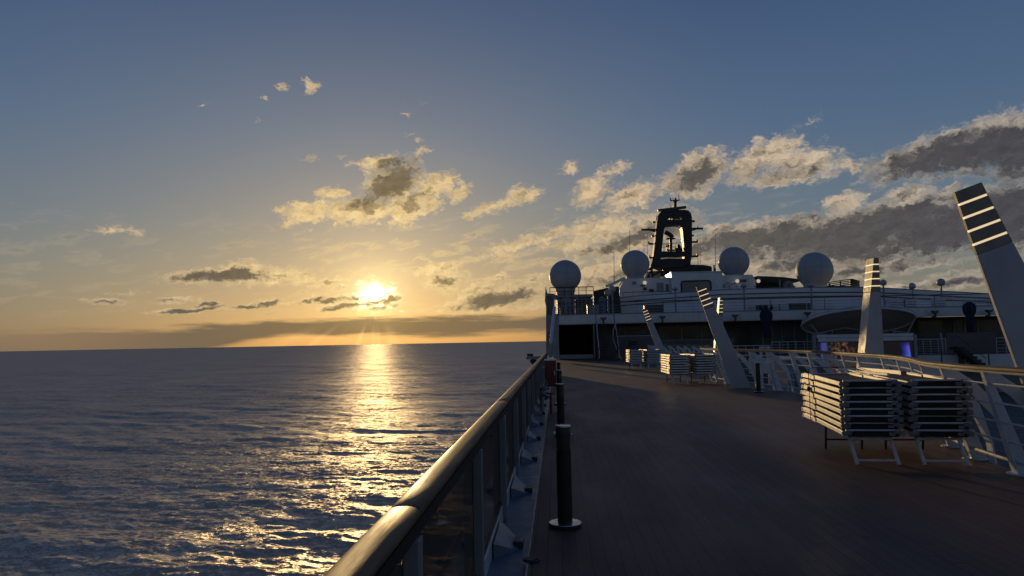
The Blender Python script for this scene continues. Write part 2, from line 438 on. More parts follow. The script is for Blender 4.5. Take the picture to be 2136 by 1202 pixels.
def deck_mat():
    m = bpy.data.materials.new('teak_deck_planks')
    m.use_nodes = True
    g = NB(m.node_tree)
    b = m.node_tree.nodes["Principled BSDF"]
    p = g.node('ShaderNodeNewGeometry').outputs['Position']
    x, y, z = g.sep(p)
    # planks run fore and aft, 0.115 m wide with black caulking; butts staggered
    k = g.m('DIVIDE', x, 0.115)
    row = g.m('FLOOR', k)
    fx = g.m('ABSOLUTE', g.m('SUBTRACT', g.m('FRACT', k), 0.5))
    seam = g.smooth(fx, 0.455, 0.485)
    wn = g.node('ShaderNodeTexWhiteNoise', noise_dimensions='1D')
    g.link(row, wn.inputs['W'])
    yy = g.m('DIVIDE', g.m('ADD', y, g.m('MULTIPLY', wn.outputs['Value'], 9.0)), 3.2)
    fy = g.m('ABSOLUTE', g.m('SUBTRACT', g.m('FRACT', yy), 0.5))
    seam = g.m('MAXIMUM', seam, g.smooth(fy, 0.4975, 0.499))
    wn2 = g.node('ShaderNodeTexWhiteNoise', noise_dimensions='2D')
    g.link(g.comb(row, g.m('FLOOR', yy)), wn2.inputs['Vector'])
    grain = g.noise(g.v('MULTIPLY', p, (60, 2.2, 1)), 1.0, 5, .6)
    worn = g.noise(p, 0.45, 5, .62)
    base = g.mix(wn2.outputs['Value'], (.118, .058, .040), (.160, .084, .060))
    base = g.mix(g.smooth(grain, .3, .7, 0, .4), base, (.088, .043, .030))
    base = g.mix(g.smooth(worn, .45, .70, 0, .4), base, (.150, .095, .070))
    # dried salt and scuffs, stretched across the walk
    sc = g.noise(g.v('MULTIPLY', p, (2.2, 6.0, 1)), 1.0, 6, .7)
    base = g.mix(g.smooth(sc, .62, .76, 0, .45), base, (.19, .165, .15))
    base = g.mix(g.m('MULTIPLY', seam, .85), base, (.014, .012, .012))
    g.link(base, b.inputs['Base Color'])
    wet = g.noise(g.v('MULTIPLY', p, (.9, .35, 1)), 1.0, 5, .6)
    r = g.smooth(wet, .35, .68, .64, .52)
    g.link(g.m('SUBTRACT', r, g.m('MULTIPLY', g.smooth(sc, .62, .74), .08)), b.inputs['Roughness'])
    b.inputs['Specular IOR Level'].default_value = .36
    bn = g.node('ShaderNodeBump')
    bn.inputs['Strength'].default_value = .5
    bn.inputs['Distance'].default_value = .004
    g.link(g.m('SUBTRACT', g.m('MULTIPLY', grain, .35), seam), bn.inputs['Height'])
    m.node_tree.links.new(bn.outputs[0], b.inputs['Normal'])
    return m


def tinted_glass():
    m = bpy.data.materials.new('smoked_glass')
    m.use_nodes = True
    t = m.node_tree
    for n in list(t.nodes):
        t.nodes.remove(n)
    g = NB(t)
    p = g.node('ShaderNodeNewGeometry').outputs['Position']
    tr = g.node('ShaderNodeBsdfTransparent')
    smear = g.noise(g.v('MULTIPLY', p, (2, 2, 1.2)), 1.6, 5, .6)
    g.link(g.mix(g.smooth(smear, .35, .7), (.40, .37, .33), (.27, .25, .23)), tr.inputs['Color'])
    gl = g.node('ShaderNodeBsdfGlossy')
    gl.inputs['Roughness'].default_value = .06
    gl.inputs['Color'].default_value = (.7, .7, .7, 1)
    df = g.node('ShaderNodeBsdfDiffuse')
    df.inputs['Color'].default_value = (.20, .20, .20, 1)
    fr = g.node('ShaderNodeFresnel')
    fr.inputs['IOR'].default_value = 1.45
    m1 = g.node('ShaderNodeMixShader')
    g.link(g.smooth(smear, .35, .8, .22, .40), m1.inputs[0])
    t.links.new(tr.outputs[0], m1.inputs[1]); t.links.new(df.outputs[0], m1.inputs[2])
    m2 = g.node('ShaderNodeMixShader')
    g.link(g.m('MULTIPLY', fr.outputs[0], .7), m2.inputs[0])
    t.links.new(m1.outputs[0], m2.inputs[1]); t.links.new(gl.outputs[0], m2.inputs[2])
    o = g.node('ShaderNodeOutputMaterial')
    t.links.new(m2.outputs[0], o.inputs['Surface'])
    return m


def water_mat():
    m = bpy.data.materials.new('sea_water')
    m.use_nodes = True
    t = m.node_tree
    g = NB(t)
    b = t.nodes["Principled BSDF"]
    b.inputs['Base Color'].default_value = (.020, .026, .034, 1)
    b.inputs['IOR'].default_value = 1.333
    b.inputs['Roughness'].default_value = WATER_ROUGH
    geo = g.node('ShaderNodeNewGeometry')
    p = geo.outputs['Position']
    # wind ripples: slopes straight from vector noise at several sizes, gusts make patches
    rot = g.node('ShaderNodeMapping')
    g.link(p, rot.inputs['Vector'])
    rot.inputs['Rotation'].default_value = (0, 0, R(14))
    q = g.v('MULTIPLY', rot.outputs[0], (.62, 1.0, 0.0))
    acc = None
    for sc, amp in WATER_SLOPES:
        n = g.noise(q, sc, 3, .55, out='Color')
        v = g.v('SCALE', g.v('SUBTRACT', n, (.5, .5, .5)), scale=amp)
        acc = v if acc is None else g.v('ADD', acc, v)
    gust = g.noise(g.v('MULTIPLY', p, (.6, 1, 0)), .012, 4, .6)
    acc = g.v('SCALE', acc, scale=g.smooth(gust, .3, .7, .75, 1.2))
    acc = g.v('MULTIPLY', acc, (1.0, 1.0, 0.0))
    # at a low angle the backs of the waves are hidden: the slopes that are seen lean towards the eye
    acc = g.v('ADD', acc, g.v('MULTIPLY', geo.outputs['Incoming'], (.075, .075, 0.0)))
    nn = g.v('NORMALIZE', g.v('ADD', geo.outputs['Normal'], acc))
    # a rough sea never mirrors the horizon fully: its reflectance levels off towards grazing view
    for n in list(t.nodes):
        if n.type == 'BSDF_PRINCIPLED':
            t.nodes.remove(n)
    fr = g.node('ShaderNodeFresnel')
    fr.inputs['IOR'].default_value = 1.333
    t.links.new(nn, fr.inputs['Normal'])
    gl = g.node('ShaderNodeBsdfGlossy')
    gl.inputs['Roughness'].default_value = WATER_ROUGH
    gl.inputs['Color'].default_value = (1.0, .96, .90, 1)
    t.links.new(nn, gl.inputs['Normal'])
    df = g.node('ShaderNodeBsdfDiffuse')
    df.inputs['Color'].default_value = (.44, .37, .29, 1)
    mx = g.node('ShaderNodeMixShader')
    g.link(g.m('MINIMUM', fr.outputs[0], WATER_CAP), mx.inputs[0])
    t.links.new(df.outputs[0], mx.inputs[1]); t.links.new(gl.outputs[0], mx.inputs[2])
    out = [n for n in t.nodes if n.type == 'OUTPUT_MATERIAL'][0]
    t.links.new(mx.outputs[0], out.inputs['Surface'])
    return m


WATER_CAP = 0.31
WATER_ROUGH = 0.50
WATER_SLOPES = [(.012, .5), (.03, .7), (.07, .65), (.17, .5), (.5, 1.1), (1.1, 1.6), (2.6, 1.9)]
WOOD = wood_mat()
DECK = deck_mat()
GLASS = tinted_glass()
WATER = water_mat()

# ------------------------------------------------------------------ mesh helpers
ORIGIN = {}


class MB:
    def __init__(self):
        self.v = []
        self.f = []
        self.mi = []

    def add(self, verts, faces):
        o = len(self.v)
        self.v += [tuple(p) for p in verts]
        self.f += [tuple(o + i for i in f) for f in faces]
        return self

    def box(self, x0, x1, y0, y1, z0, z1):
        return self.hexa([(x0, y0, z0), (x1, y0, z0), (x1, y1, z0), (x0, y1, z0)], [(x0, y0, z1), (x1, y0, z1), (x1, y1, z1), (x0, y1, z1)])

    def hexa(self, lo, hi):
        return self.add(list(lo) + list(hi), [(3, 2, 1, 0), (4, 5, 6, 7), (0, 1, 5, 4), (1, 2, 6, 5), (2, 3, 7, 6), (3, 0, 4, 7)])

    def bar(self, p, q, w, h, up=(0, 0, 1)):
        """rectangular bar from p to q; w sideways, h along up"""
        p, q = Vector(p), Vector(q)
        d = (q - p).normalized()
        s = d.cross(Vector(up))
        if s.length < 1e-6:
            s = d.cross(Vector((1, 0, 0)))
        s.normalize()
        u = s.cross(d)
        s *= w / 2; u *= h / 2
        return self.hexa([p - s - u, p + s - u, q + s - u, q - s - u], [p - s + u, p + s + u, q + s + u, q - s + u])

    def tube(self, p, q, r, r2=None, n=8):
        return self.path([p, q], [r, r if r2 is None else r2], n)

    def path(self, pts, r, n=8, closed=False, prof=None):
        pts = [Vector(p) for p in pts]
        N = len(pts)
        rs = r if isinstance(r, (list, tuple)) else [r] * N
        vs = []
        for i, p in enumerate(pts):
            a = pts[(i - 1) % N] if (closed or i > 0) else p
            b = pts[(i + 1) % N] if (closed or i < N - 1) else p
            d = (b - a).normalized()
            ref = Vector((0, 0, 1)) if abs(d.z) < .95 else Vector((0, 1, 0))
            s = d.cross(ref).normalized()
            u = s.cross(d)
            if prof:
                vs += [p + s * px + u * pz for px, pz in prof]
            else:
                vs += [p + (s * math.cos(2 * math.pi * k / n) + u * math.sin(2 * math.pi * k / n)) * rs[i] for k in range(n)]
        if prof:
            n = len(prof)
        fs = []
        for i in range(N if closed else N - 1):
            j = (i + 1) % N
            for k in range(n):
                l = (k + 1) % n
                fs.append((i * n + k, i * n + l, j * n + l, j * n + k))
        if not closed:
            fs.append(tuple(range(n - 1, -1, -1)))
            fs.append(tuple((N - 1) * n + k for k in range(n)))
        return self.add(vs, fs)

    def lathe(self, prof, c=(0, 0, 0), n=24, cap=True):
        c = Vector(c)
        vs, fs = [], []
        for r, z in prof:
            vs += [c + Vector((r * math.cos(2 * math.pi * k / n), r * math.sin(2 * math.pi * k / n), z)) for k in range(n)]
        for i in range(len(prof) - 1):
            for k in range(n):
                l = (k + 1) % n
                fs.append((i * n + k, i * n + l, (i + 1) * n + l, (i + 1) * n + k))
        if cap:
            fs.append(tuple(range(n - 1, -1, -1)))
            fs.append(tuple((len(prof) - 1) * n + k for k in range(n)))
        return self.add(vs, fs)

    def ball(self, c, r, n=20, m=12, lo=-90, hi=90):
        prof = []
        for i in range(m + 1):
            a = R(lo + (hi - lo) * i / m)
            prof.append((max(r * math.cos(a), 1e-4), r * math.sin(a)))
        return self.lathe(prof, c, n)

    def prism(self, poly, y0, y1):
        """outline in (x, z), extruded from y0 to y1"""
        n = len(poly)
        vs = [(x, y0, z) for x, z in poly] + [(x, y1, z) for x, z in poly]
        fs = [tuple(range(n)), tuple(range(2 * n - 1, n - 1, -1))]
        fs += [(i + n, (i + 1) % n + n, (i + 1) % n, i) for i in range(n)]
        return self.add(vs, fs)

    def plan(self, poly, z0, z1):
        n = len(poly)
        vs = [(x, y, z0) for x, y in poly] + [(x, y, z1) for x, y in poly]
        fs = [tuple(range(n - 1, -1, -1)), tuple(range(n, 2 * n))]
        fs += [(i, (i + 1) % n, (i + 1) % n + n, i + n) for i in range(n)]
        return self.add(vs, fs)

    def build(self, name, m, parent=None, bevel=0.0, smooth=False, seg=2):
        me = bpy.data.meshes.new(name)
        off = ORIGIN.get(parent.name, Vector()) if parent is not None else Vector()
        me.from_pydata([tuple(Vector(p) - off) for p in self.v], [], self.f)
        bm = bmesh.new()
        bm.from_mesh(me)
        bmesh.ops.recalc_face_normals(bm, faces=bm.faces)
        if bevel:
            es = [e for e in bm.edges if len(e.link_faces) == 2 and e.calc_face_angle(0) > 0.6]
            bmesh.ops.bevel(bm, geom=es, offset=bevel, segments=seg, affect='EDGES', profile=.5, clamp_overlap=True)
        bm.to_mesh(me)
        bm.free()
        if smooth:
            for p in me.polygons:
                p.use_smooth = True
            me.set_sharp_from_angle(angle=R(smooth if smooth is not True else 40))
        me.materials.append(m)
        o = bpy.data.objects.new(name, me)
        col.objects.link(o)
        if parent is not None:
            o.parent = parent
        ORIGIN[o.name] = off
        return o


def tag(o, label, cat, group=None):
    o['label'] = label
    o['category'] = cat
    if group:
        o['group'] = group
    return o


def thing(name, loc, label, cat, group=None):
    o = bpy.data.objects.new(name, None)
    o.empty_display_size = .2
    col.objects.link(o)
    o.location = loc
    ORIGIN[o.name] = Vector(loc)
    return tag(o, label, cat, group)


def structure(o):
    o['kind'] = 'structure'
    return o


def children(o):
    return [c for c in bpy.data.objects if c.parent is o]


def copy_tree(o, parent=None):
    c = o.copy()
    col.objects.link(c)
    c.parent = parent
    for k in KIDS.get(o.name, ()):
        copy_tree(k, c)
    return c


KIDS = {}


def note_kids(o):
    ch = children(o)
    KIDS[o.name] = ch
    for c in ch:
        note_kids(c)


ORD = ['bottom', 'second', 'third', 'fourth', 'fifth', 'sixth', 'seventh', 'topmost']

# ------------------------------------------------------------------ the sea
SEA_Z = -34.0


def build_sea():
    H = EYE.z - SEA_Z
    tans = np.concatenate([np.linspace(4.0, 0.50, 60)[:-1], np.linspace(0.50, 0.00075, 620)])
    rad = H / tans
    rad = np.concatenate([[2.0], rad, [60000.0, 90000.0]])
    azs = np.concatenate([np.linspace(-180, -62, 24)[:-1], np.linspace(-62, 12, 960)[:-1], np.linspace(12, 180, 30)[:-1]])
    A, Rr = np.meshgrid(np.radians(azs), rad)
    X = Rr * np.sin(A); Y = Rr * np.cos(A)
    dr = np.gradient(rad)[:, None] * np.ones_like(A)
    Z = np.zeros_like(X)
    DX = np.zeros_like(X); DY = np.zeros_like(X)
    r = np.random.default_rng(5)
    wind = math.radians(200)        # waves run towards the ship's port quarter
    n = 110
    lam = np.exp(r.uniform(math.log(1.3), math.log(62), n))
    for L in lam:
        th = wind + r.normal(0, 0.55 if L < 14 else 0.28)
        k = 2 * math.pi / L
        amp = 0.0048 * L ** 0.86 * r.uniform(.5, 1.3) * (1.0 if L < 22 else .55)
        ph = r.uniform(0, 6.283)
        kx, ky = k * math.sin(th), k * math.cos(th)
        fade = np.clip((L / (dr * 1.6)) - 1.0, 0, 1) * np.clip(L / (Rr * math.radians(.077) * 1.6) - 1.0, 0, 1)
        a = amp * fade
        P = kx * X + ky * Y + ph
        Z += a * np.cos(P)
        DX -= 0.8 * a * math.sin(th) * np.sin(P)
        DY -= 0.8 * a * math.cos(th) * np.sin(P)
    # groups of higher and lower waves
    gr = .75 + .35 * np.sin(X * .021 + Y * .013 + 1.0) * np.sin(Y * .017 - X * .008)
    Z *= gr
    X = X + DX * gr; Y = Y + DY * gr
    nr, na = X.shape
    co = np.stack([X, Y, Z + SEA_Z], -1).reshape(-1, 3).astype(np.float32)
    i = np.arange(nr - 1)[:, None] * na
    j = np.arange(na)[None, :]
    jn = (j + 1) % na
    q = np.stack([i + j, i + jn, i + na + jn, i + na + j], -1).reshape(-1, 4)
    q = q[:, ::-1]
    me = bpy.data.meshes.new('sea')
    me.vertices.add(len(co)); me.vertices.foreach_set('co', co.ravel())
    me.loops.add(q.size); me.loops.foreach_set('vertex_index', q.ravel().astype(np.int32))
    me.polygons.add(len(q))
    me.polygons.foreach_set('loop_start', np.arange(0, q.size, 4, dtype=np.int32))
    me.polygons.foreach_set('loop_total', np.full(len(q), 4, dtype=np.int32))
    me.polygons.foreach_set('use_smooth', np.ones(len(q), dtype=bool))
    me.update(calc_edges=True)
    me.validate()
    me.materials.append(WATER)
    o = bpy.data.objects.new('sea', me)
    col.objects.link(o)
    structure(o)
    me_n = me.polygons[len(me.polygons) // 2].normal
    if me_n.z < 0:
        me.flip_normals()


build_sea()

# ------------------------------------------------------------------ decks
# the inner edge of the walk curves round the open pool wells: top-rail line (x, y)
CURVE = [(5.14, -8), (5.14, 3), (5.15, 7.2), (5.15, 8.7), (5.18, 9.6), (5.42, 11.0), (6.05, 12.8), (6.55, 14.8), (6.68, 16.2), (6.95, 19.2), (6.88, 21.6), (6.4, 24.2), (5.95, 26.4), (5.80, 28.4), (6.0, 30.5), (6.9, 34), (8.0, 38.5), (8.2, 42), (7.6, 46), (6.9, 49), (6.7, 54.0)]


def catmull(pts, step):
    out = []
    P = [Vector((p[0], p[1], 0)) for p in pts]
    P = [P[0] * 2 - P[1]] + P + [P[-1] * 2 - P[-2]]
    for i in range(1, len(P) - 2):
        p0, p1, p2, p3 = P[i - 1:i + 3]
        n = 12
        for k in range(n):
            t = k / n
            out.append(.5 * ((2 * p1) + (p2 - p0) * t + (2 * p0 - 5 * p1 + 4 * p2 - p3) * t * t + (3 * p1 - p0 - 3 * p2 + p3) * t ** 3))
    out.append(P[-2])
    # resample evenly
    res = [out[0]]
    acc = 0
    for a, b in zip(out, out[1:]):
        L = (b - a).length
        while acc + L >= step:
            a = a + (b - a).normalized() * (step - acc)
            res.append(a.copy())
            L = (b - a).length
            acc = 0
        acc += L
    return res


RAILC = catmull(CURVE, .30)


def normal_at(i):
    a = RAILC[max(i - 1, 0)]; b = RAILC[min(i + 1, len(RAILC) - 1)]
    d = (b - a).normalized()
    return Vector((d.y, -d.x, 0))      # towards the pool


edge = [RAILC[i] + normal_at(i) * .42 for i in range(0, len(RAILC), 2)]
poly = [(-.27, -8)] + [(p.x, p.y) for p in edge] + [(7.12, 59.4), (44, 59.4), (44, 78), (-.27, 78)]
structure(MB().plan(poly, -.06, 0).build('deck', DECK))
structure(MB().box(-.72, -.275, -8, 78, -.06, -.03).build('waterway', WWAY))
structure(MB().plan([(-.72, -8), (44, -8), (44, 59), (-.72, 59)], -3.1, -2.95).build('pool_deck', mat('pool_deck_paint', (.022, .025, .032), .6, var=.3, scale=.5)))
structure(MB().plan([(-.72, -60), (44, -60), (44, 150), (20, 190), (10, 190), (-.72, 150)], SEA_Z - 4, -3.15).build('hull', HULL))
# steel side of the walk above the pool well
rim = MB()
for a, b in zip(edge, edge[1:]):
    rim.add([(a.x + .003, a.y, -.9), (b.x + .003, b.y, -.9), (b.x + .003, b.y, -.002), (a.x + .003, a.y, -.002)], [(0, 1, 2, 3)])
structure(rim.build('deck_edge', WHITE))

# ------------------------------------------------------------------ outer railing
RX0, RX1, RZ = -.660, -.532, 1.085
rail = thing('glass_railing', (-.57, 3, 0), 'long outboard railing of smoked glass panels under a wide varnished wooden handrail', 'railing')
prof = []
cx, hw, hh = (RX0 + RX1) / 2, (RX1 - RX0) / 2, .030
for k in range(22):
    a = 2 * math.pi * k / 22
    ca, sa = math.cos(a), math.sin(a)
    prof.append((cx + hw * math.copysign(abs(ca) ** .75, ca), RZ - hh + hh * math.copysign(abs(sa) ** .8, sa)))
yj = [-6.8, -2.1, 2.76, 7.6, 12.5, 17.4, 22.3, 27.2, 32.1, 38.0]
for a, b in zip(yj, yj[1:]):
    m_ = MB()
    ns = 16
    n = len(prof)
    vs = []
    ys = [a + .006, a + .016] + [a + .016 + (b - a - .032) * i / (ns - 2) for i in range(1, ns - 2)] + [b - .016, b - .006]
    for i, y in enumerate(ys):
        s = .93 if i in (0, ns) else 1.0
        w = .0016 * math.sin(y * 3.1) + .0011 * math.sin(y * 7.3)
        vs += [(cx + (x - cx) * s + w, y, RZ - hh + (z - RZ + hh) * s + w * .5) for x, z in prof]
    fs = [(i * n + k, i * n + (k + 1) % n, (i + 1) * n + (k + 1) % n, (i + 1) * n + k) for i in range(ns) for k in range(n)]
    fs += [tuple(range(n)), tuple(ns * n + k for k in range(n))]
    m_.add(vs, fs).build('handrail', WOOD, rail, smooth=35)
    jm = MB()
    jm.add([(cx + (x - cx) * .9, b - .008, RZ - hh + (z - RZ + hh) * .9) for x, z in prof] + [(cx + (x - cx) * .9, b + .008, RZ - hh + (z - RZ + hh) * .9) for x, z in prof], [(k, (k + 1) % n, n + (k + 1) % n, n + k) for k in range(n)])
    jm.build('rail_joint', RUBBER, rail)
MB().box(-.600, -.540, -6.8, 38.0, .975, 1.028).build('rail_channel', RUBBER, rail)
posts_y = [2.72 + 2.2 * i for i in range(-3, 17)]
for y in posts_y:
    MB().box(-.585, -.525, y - .042, y + .042, -.03, .974).build('post', GREYPAINT, rail, bevel=.004)
for a, b in zip(posts_y, posts_y[1:]):
    MB().box(-.598, -.588, a + .01, b - .01, .165, .985).build('glass_panel', GLASS, rail)
    MB().box(-.600, -.572, a + .045, b - .045, .125, .163).build('bottom_channel', DARK, rail)
    MB().box(-.60, -.560, a + .045, b - .045, -.03, .119).build('kick_bar', WHITE2, rail, bevel=.006)
    # stiffener between the posts: a sloping web plate on a foot
    y = (a + b) / 2 + .22
    wb = MB()
    wb.add([(-.545, y - .38, .09), (-.545, y + .38, .09), (-.36, y + .14, -.03), (-.36, y - .14, -.03), (-.545, y - .38, -.03), (-.545, y + .38, -.03)],
           [(0, 1, 2, 3), (0, 3, 4), (1, 5, 2), (4, 5, 1, 0), (3, 2, 5, 4)])
    wb.build('bracket', WWAY, rail)
    MB().box(-.40, -.325, y - .085, y + .085, -.03, .026).build('bracket_foot', DARK, rail, bevel=.008)

# curb strip at the deck edge
structure(MB().box(-.272, -.258, -8, 59, -.03, .006).build('deck_margin', mat('aluminium_edge', (.28, .28, .29), .45, metal=.6)))

g0 = at(1094, 1153, 5)
dd = thing('deck_drain', (-.24, 5.72, 0), 'round grated drain set in the deck beside the nearest bollard light', 'drain')
MB().lathe([(.068, .004), (.068, .012), (.058, .016), (.050, .012)], (-.24, 5.72, 0), 28).build('drain_ring', DARK, dd, smooth=True)
gm = MB()
for i in range(-4, 5):
    w = math.sqrt(max(.048 ** 2 - (i * .011) ** 2, 0))
    if w > .004:
        gm.box(-.24 - w, -.24 + w, 5.72 + i * .011 - .003, 5.72 + i * .011 + .003, .013, .019)
gm.build('grate', DARK, dd)

# ------------------------------------------------------------------ bollard lights
def make_bollard(loc, label):
    b = thing('bollard_light', loc, label, 'bollard light', 'bollard lights along the deck')
    L = Vector(loc)
    MB().lathe([(.143, 0), (.150, .006), (.150, .030), (.145, .034)], L, 40).build('base_ring', RUBBER, b, smooth=True)
    MB().lathe([(.150, .0345), (.146, .040), (.085, .043)], L, 40).build('base_plate', STEEL, b, smooth=True)
    MB().lathe([(.068, .043), (.068, .700)], L, 32).build('column', BOLL, b, smooth=True)
    MB().lathe([(.064, .700), (.064, .805)], L, 32).build('lens', mat('smoked_lamp_lens', (.040, .046, .040), .18, var=.2), b, smooth=True)
    MB().lathe([(.070, .805), (.070, .905), (.066, .912), (.05, .9125)], L, 32).build('cap', BOLL, b, smooth=True)
    MB().lathe([(.0715, .906), (.0715, .916), (.069, .921), (.064, .917), (.055, .916)], L, 32).build('top_rim', STEEL, b, smooth=True)
    for s in (-1, 1):
        MB().tube(L + Vector((s * .068, 0, .835)), L + Vector((s * .090, 0, .835)), .010).build('screw', STEEL, b)
    return b


b0 = make_bollard((.035, 6.75, 0), 'nearest tall dark bollard light on a shiny round base plate beside the railing')
note_kids(b0)
for (x, y), lab in zip([(.035, 13.25), (.035, 19.4), (.035, 26.4), (6.12, 22.6)],
                       ['brown bollard light standing directly behind the nearest one', 'bollard light beside the red cabinet, third in the row along the railing',
                        'farthest bollard light in the row, just past the red cabinet', 'lone dark bollard light in front of the curved white railing']):
    c = copy_tree(b0)
    c.location = (x, y, 0)
    c['label'] = lab

# ------------------------------------------------------------------ fire station by the railing
rc = thing('fire_cabinet', (-.17, 17.2, .62), 'dark red upright fire cabinet with a pale lid beside the railing', 'cabinet')
MB().box(-.305, -.035, 17.1, 17.35, .62, 1.225).build('cabinet_body', RED, rc, bevel=.012)
MB().box(-.318, -.022, 17.09, 17.36, 1.225, 1.262).build('lid', WHITE2, rc, bevel=.008)
MB().box(-.29, -.05, 17.088, 17.10, .66, 1.19).build('door', RED, rc, bevel=.004)
MB().bar((-.075, 17.07, .88), (-.075, 17.07, 1.0), .012, .012).build('handle', STEEL, rc)
MB().bar((-.36, 17.2, 1.08), (-.30, 17.2, 1.08), .03, .03).build('bracket', WHITE2, rc)
hy = thing('fire_hydrant', (-.40, 17.6, 0), 'grey hydrant pipe with a round coupling and a dark red valve below the red cabinet', 'hydrant')
MB().path([(-.40, 17.6, 0), (-.40, 17.6, .55), (-.38, 17.4, .62), (-.33, 17.15, .55)], .052, 12).build('pipe', GREYPAINT, hy, smooth=True)
MB().path([(-.36 + .10 * math.cos(a), 16.95, .70 + .10 * math.sin(a)) for a in [2 * math.pi * k / 24 for k in range(24)]], .016, 8, True).build('coupling_ring', GREYPAINT, hy, smooth=True)
MB().lathe([(.085, 0), (.085, .02), (.02, .04)], (0, 0, 0), 20).build('coupling_cap', DARK, hy, smooth=True).matrix_local = Matrix.Translation(Vector((-.36, 17.0, .70)) - Vector((-.40, 17.6, 0))) @ Matrix.Rotation(R(90), 4, 'X')
MB().path([(-.18 + .085 * math.cos(a), 17.05 + .085 * math.sin(a), .46) for a in [2 * math.pi * k / 20 for k in range(20)]], .016, 8, True).build('valve_wheel', RED, hy, smooth=True)
MB().box(-.27, -.09, 17.03, 17.07, .45, .47).build('valve_spokes', RED, hy)
MB().tube((-.18, 17.05, 0), (-.18, 17.05, .46), .030, .02, 10).build('valve_stem', RED, hy, smooth=True)
MB().tube((-.40, 17.6, .40), (-.18, 17.05, .36), .03).build('branch_pipe', GREYPAINT, hy, smooth=True)
MB().box(-.115, .0, 17.15, 17.2, .03, .13).build('plate', WHITE2, hy, bevel=.006)

# ------------------------------------------------------------------ sun loungers in stacks
LW, LL, LP = .73, 2.36, .0925     # width, length, height of one folded lounger


def make_lounger():
    """origin at the near left foot corner of the folded lounger"""
    o = thing('sun_lounger', (0, 0, 0), '', 'sun lounger')
    for x in (0, LW - .034):
        # side rail in two lengths meeting at the back-rest hinge
        a = MB()
        a.hexa([(x, .03, 0), (x + .034, .03, 0), (x + .034, 1.50, .018), (x, 1.50, .018)], [(x, .03, .056), (x + .034, .03, .056), (x + .034, 1.50, .078), (x, 1.50, .078)])
        a.build('side_rail', CREAM, o, bevel=.004)
        a = MB()
        a.box(x - .006, x + .040, 1.51, LL - .04, .008, .066)
        a.box(x + .006, x + .028, 1.68, LL - .12, .066, .078)
        a.build('back_rail', CREAM, o, bevel=.004)
        MB().tube((x - .012, 1.52, .050), (x + .046, 1.52, .050), .026, n=10).build('hinge', JOINT, o)
        cj = MB()
        cj.box(x - .016, x + .050, -.012, .055, -.004, .060)
        cj.tube((x - .022, .02, .03), (x + .056, .02, .03), .022, n=10)
        cj.box(x + (.03 if x < .1 else -.03), x + (.075 if x < .1 else .005), .0, .04, .012, .082)
        if x < .1:
            cj.box(.052, .10, .004, .05, .004, .048)
            cj.box(.085, .118, .010, .045, .040, .078)
        else:
            cj.box(LW - .17, LW - .095, .002, .05, .002, .044)
            cj.box(LW - .11, LW - .052, -.006, .05, .030, .080)
        cj.build('corner_joint', JOINT, o, bevel=.004)
        MB().box(x - .012, x + .046, LL - .05, LL, 0, .062).build('end_joint', JOINT, o, bevel=.004)
    MB().path([(.03, .012, .072), (LW / 2, .002, .073), (LW - .03, .012, .072)], .0125, 8).build('foot_bar', LEG, o, smooth=True)
    MB().box(.03, LW - .03, LL - .030, LL - .006, .008, .064).build('head_bar', LEG, o, bevel=.008)
    sl = MB()
    for i in range(8):
        y0 = .04 + (LL - .08) * i / 8; y1 = .04 + (LL - .08) * (i + 1) / 8
        s0, s1 = -.010 * math.sin(math.pi * i / 8), -.010 * math.sin(math.pi * (i + 1) / 8)
        sl.hexa([(.035, y0, .024 + s0), (LW - .035, y0, .024 + s0), (LW - .035, y1, .024 + s1), (.035, y1, .024 + s1)], [(.035, y0, .046 + s0), (LW - .035, y0, .046 + s0), (LW - .035, y1, .046 + s1), (.035, y1, .046 + s1)])
    sl.box(.05, LW - .05, .016, .034, -.014, .063)
    sl.box(.05, LW - .05, .034, LL - .06, -.010, .0)
    sl.build('sling', MESH, o)
    # the legs folded flat under the bed
    MB().path([(.08, .16, .008), (.08, .66, .008), (LW - .08, .66, .008), (LW - .08, .16, .008)], .011, 6).build('folded_leg', LEG, o, smooth=True)
    return o


def bottom_legs(o, z, flip):
    """the lowest lounger of a stack stands on its own legs"""
    L = o.location
    x0, x1 = .10, LW - .12

    def put(m, name, ma, **kw):
        m.v = [tuple(Vector((LW - p[0], LL - p[1], p[2]) if flip else p) + L) for p in m.v]
        m.build(name, ma, o, **kw)

    f = MB()
    f.bar((x0, .16, -.01), (x0 + .055, .02, -z), .040, .026)
    f.bar((x1, .16, -.01), (x1 + .055, .02, -z), .040, .026)
    f.bar((x0, .125, -.050), (x1, .125, -.050), .03, .032)
    f.bar((x0 + .05, .035, -z + .055), (x1 + .05, .035, -z + .055), .022, .028)
    put(f, 'front_leg', LEG, bevel=.003)
    r = MB()
    for x in (x0, x1):
        r.tube((x, 1.34, 0), (x, 1.42, -z), .016, n=8)
    r.tube((x0, 1.40, -z + .14), (x1, 1.40, -z + .14), .012, n=8)
    put(r, 'rear_leg', DARK, smooth=True)


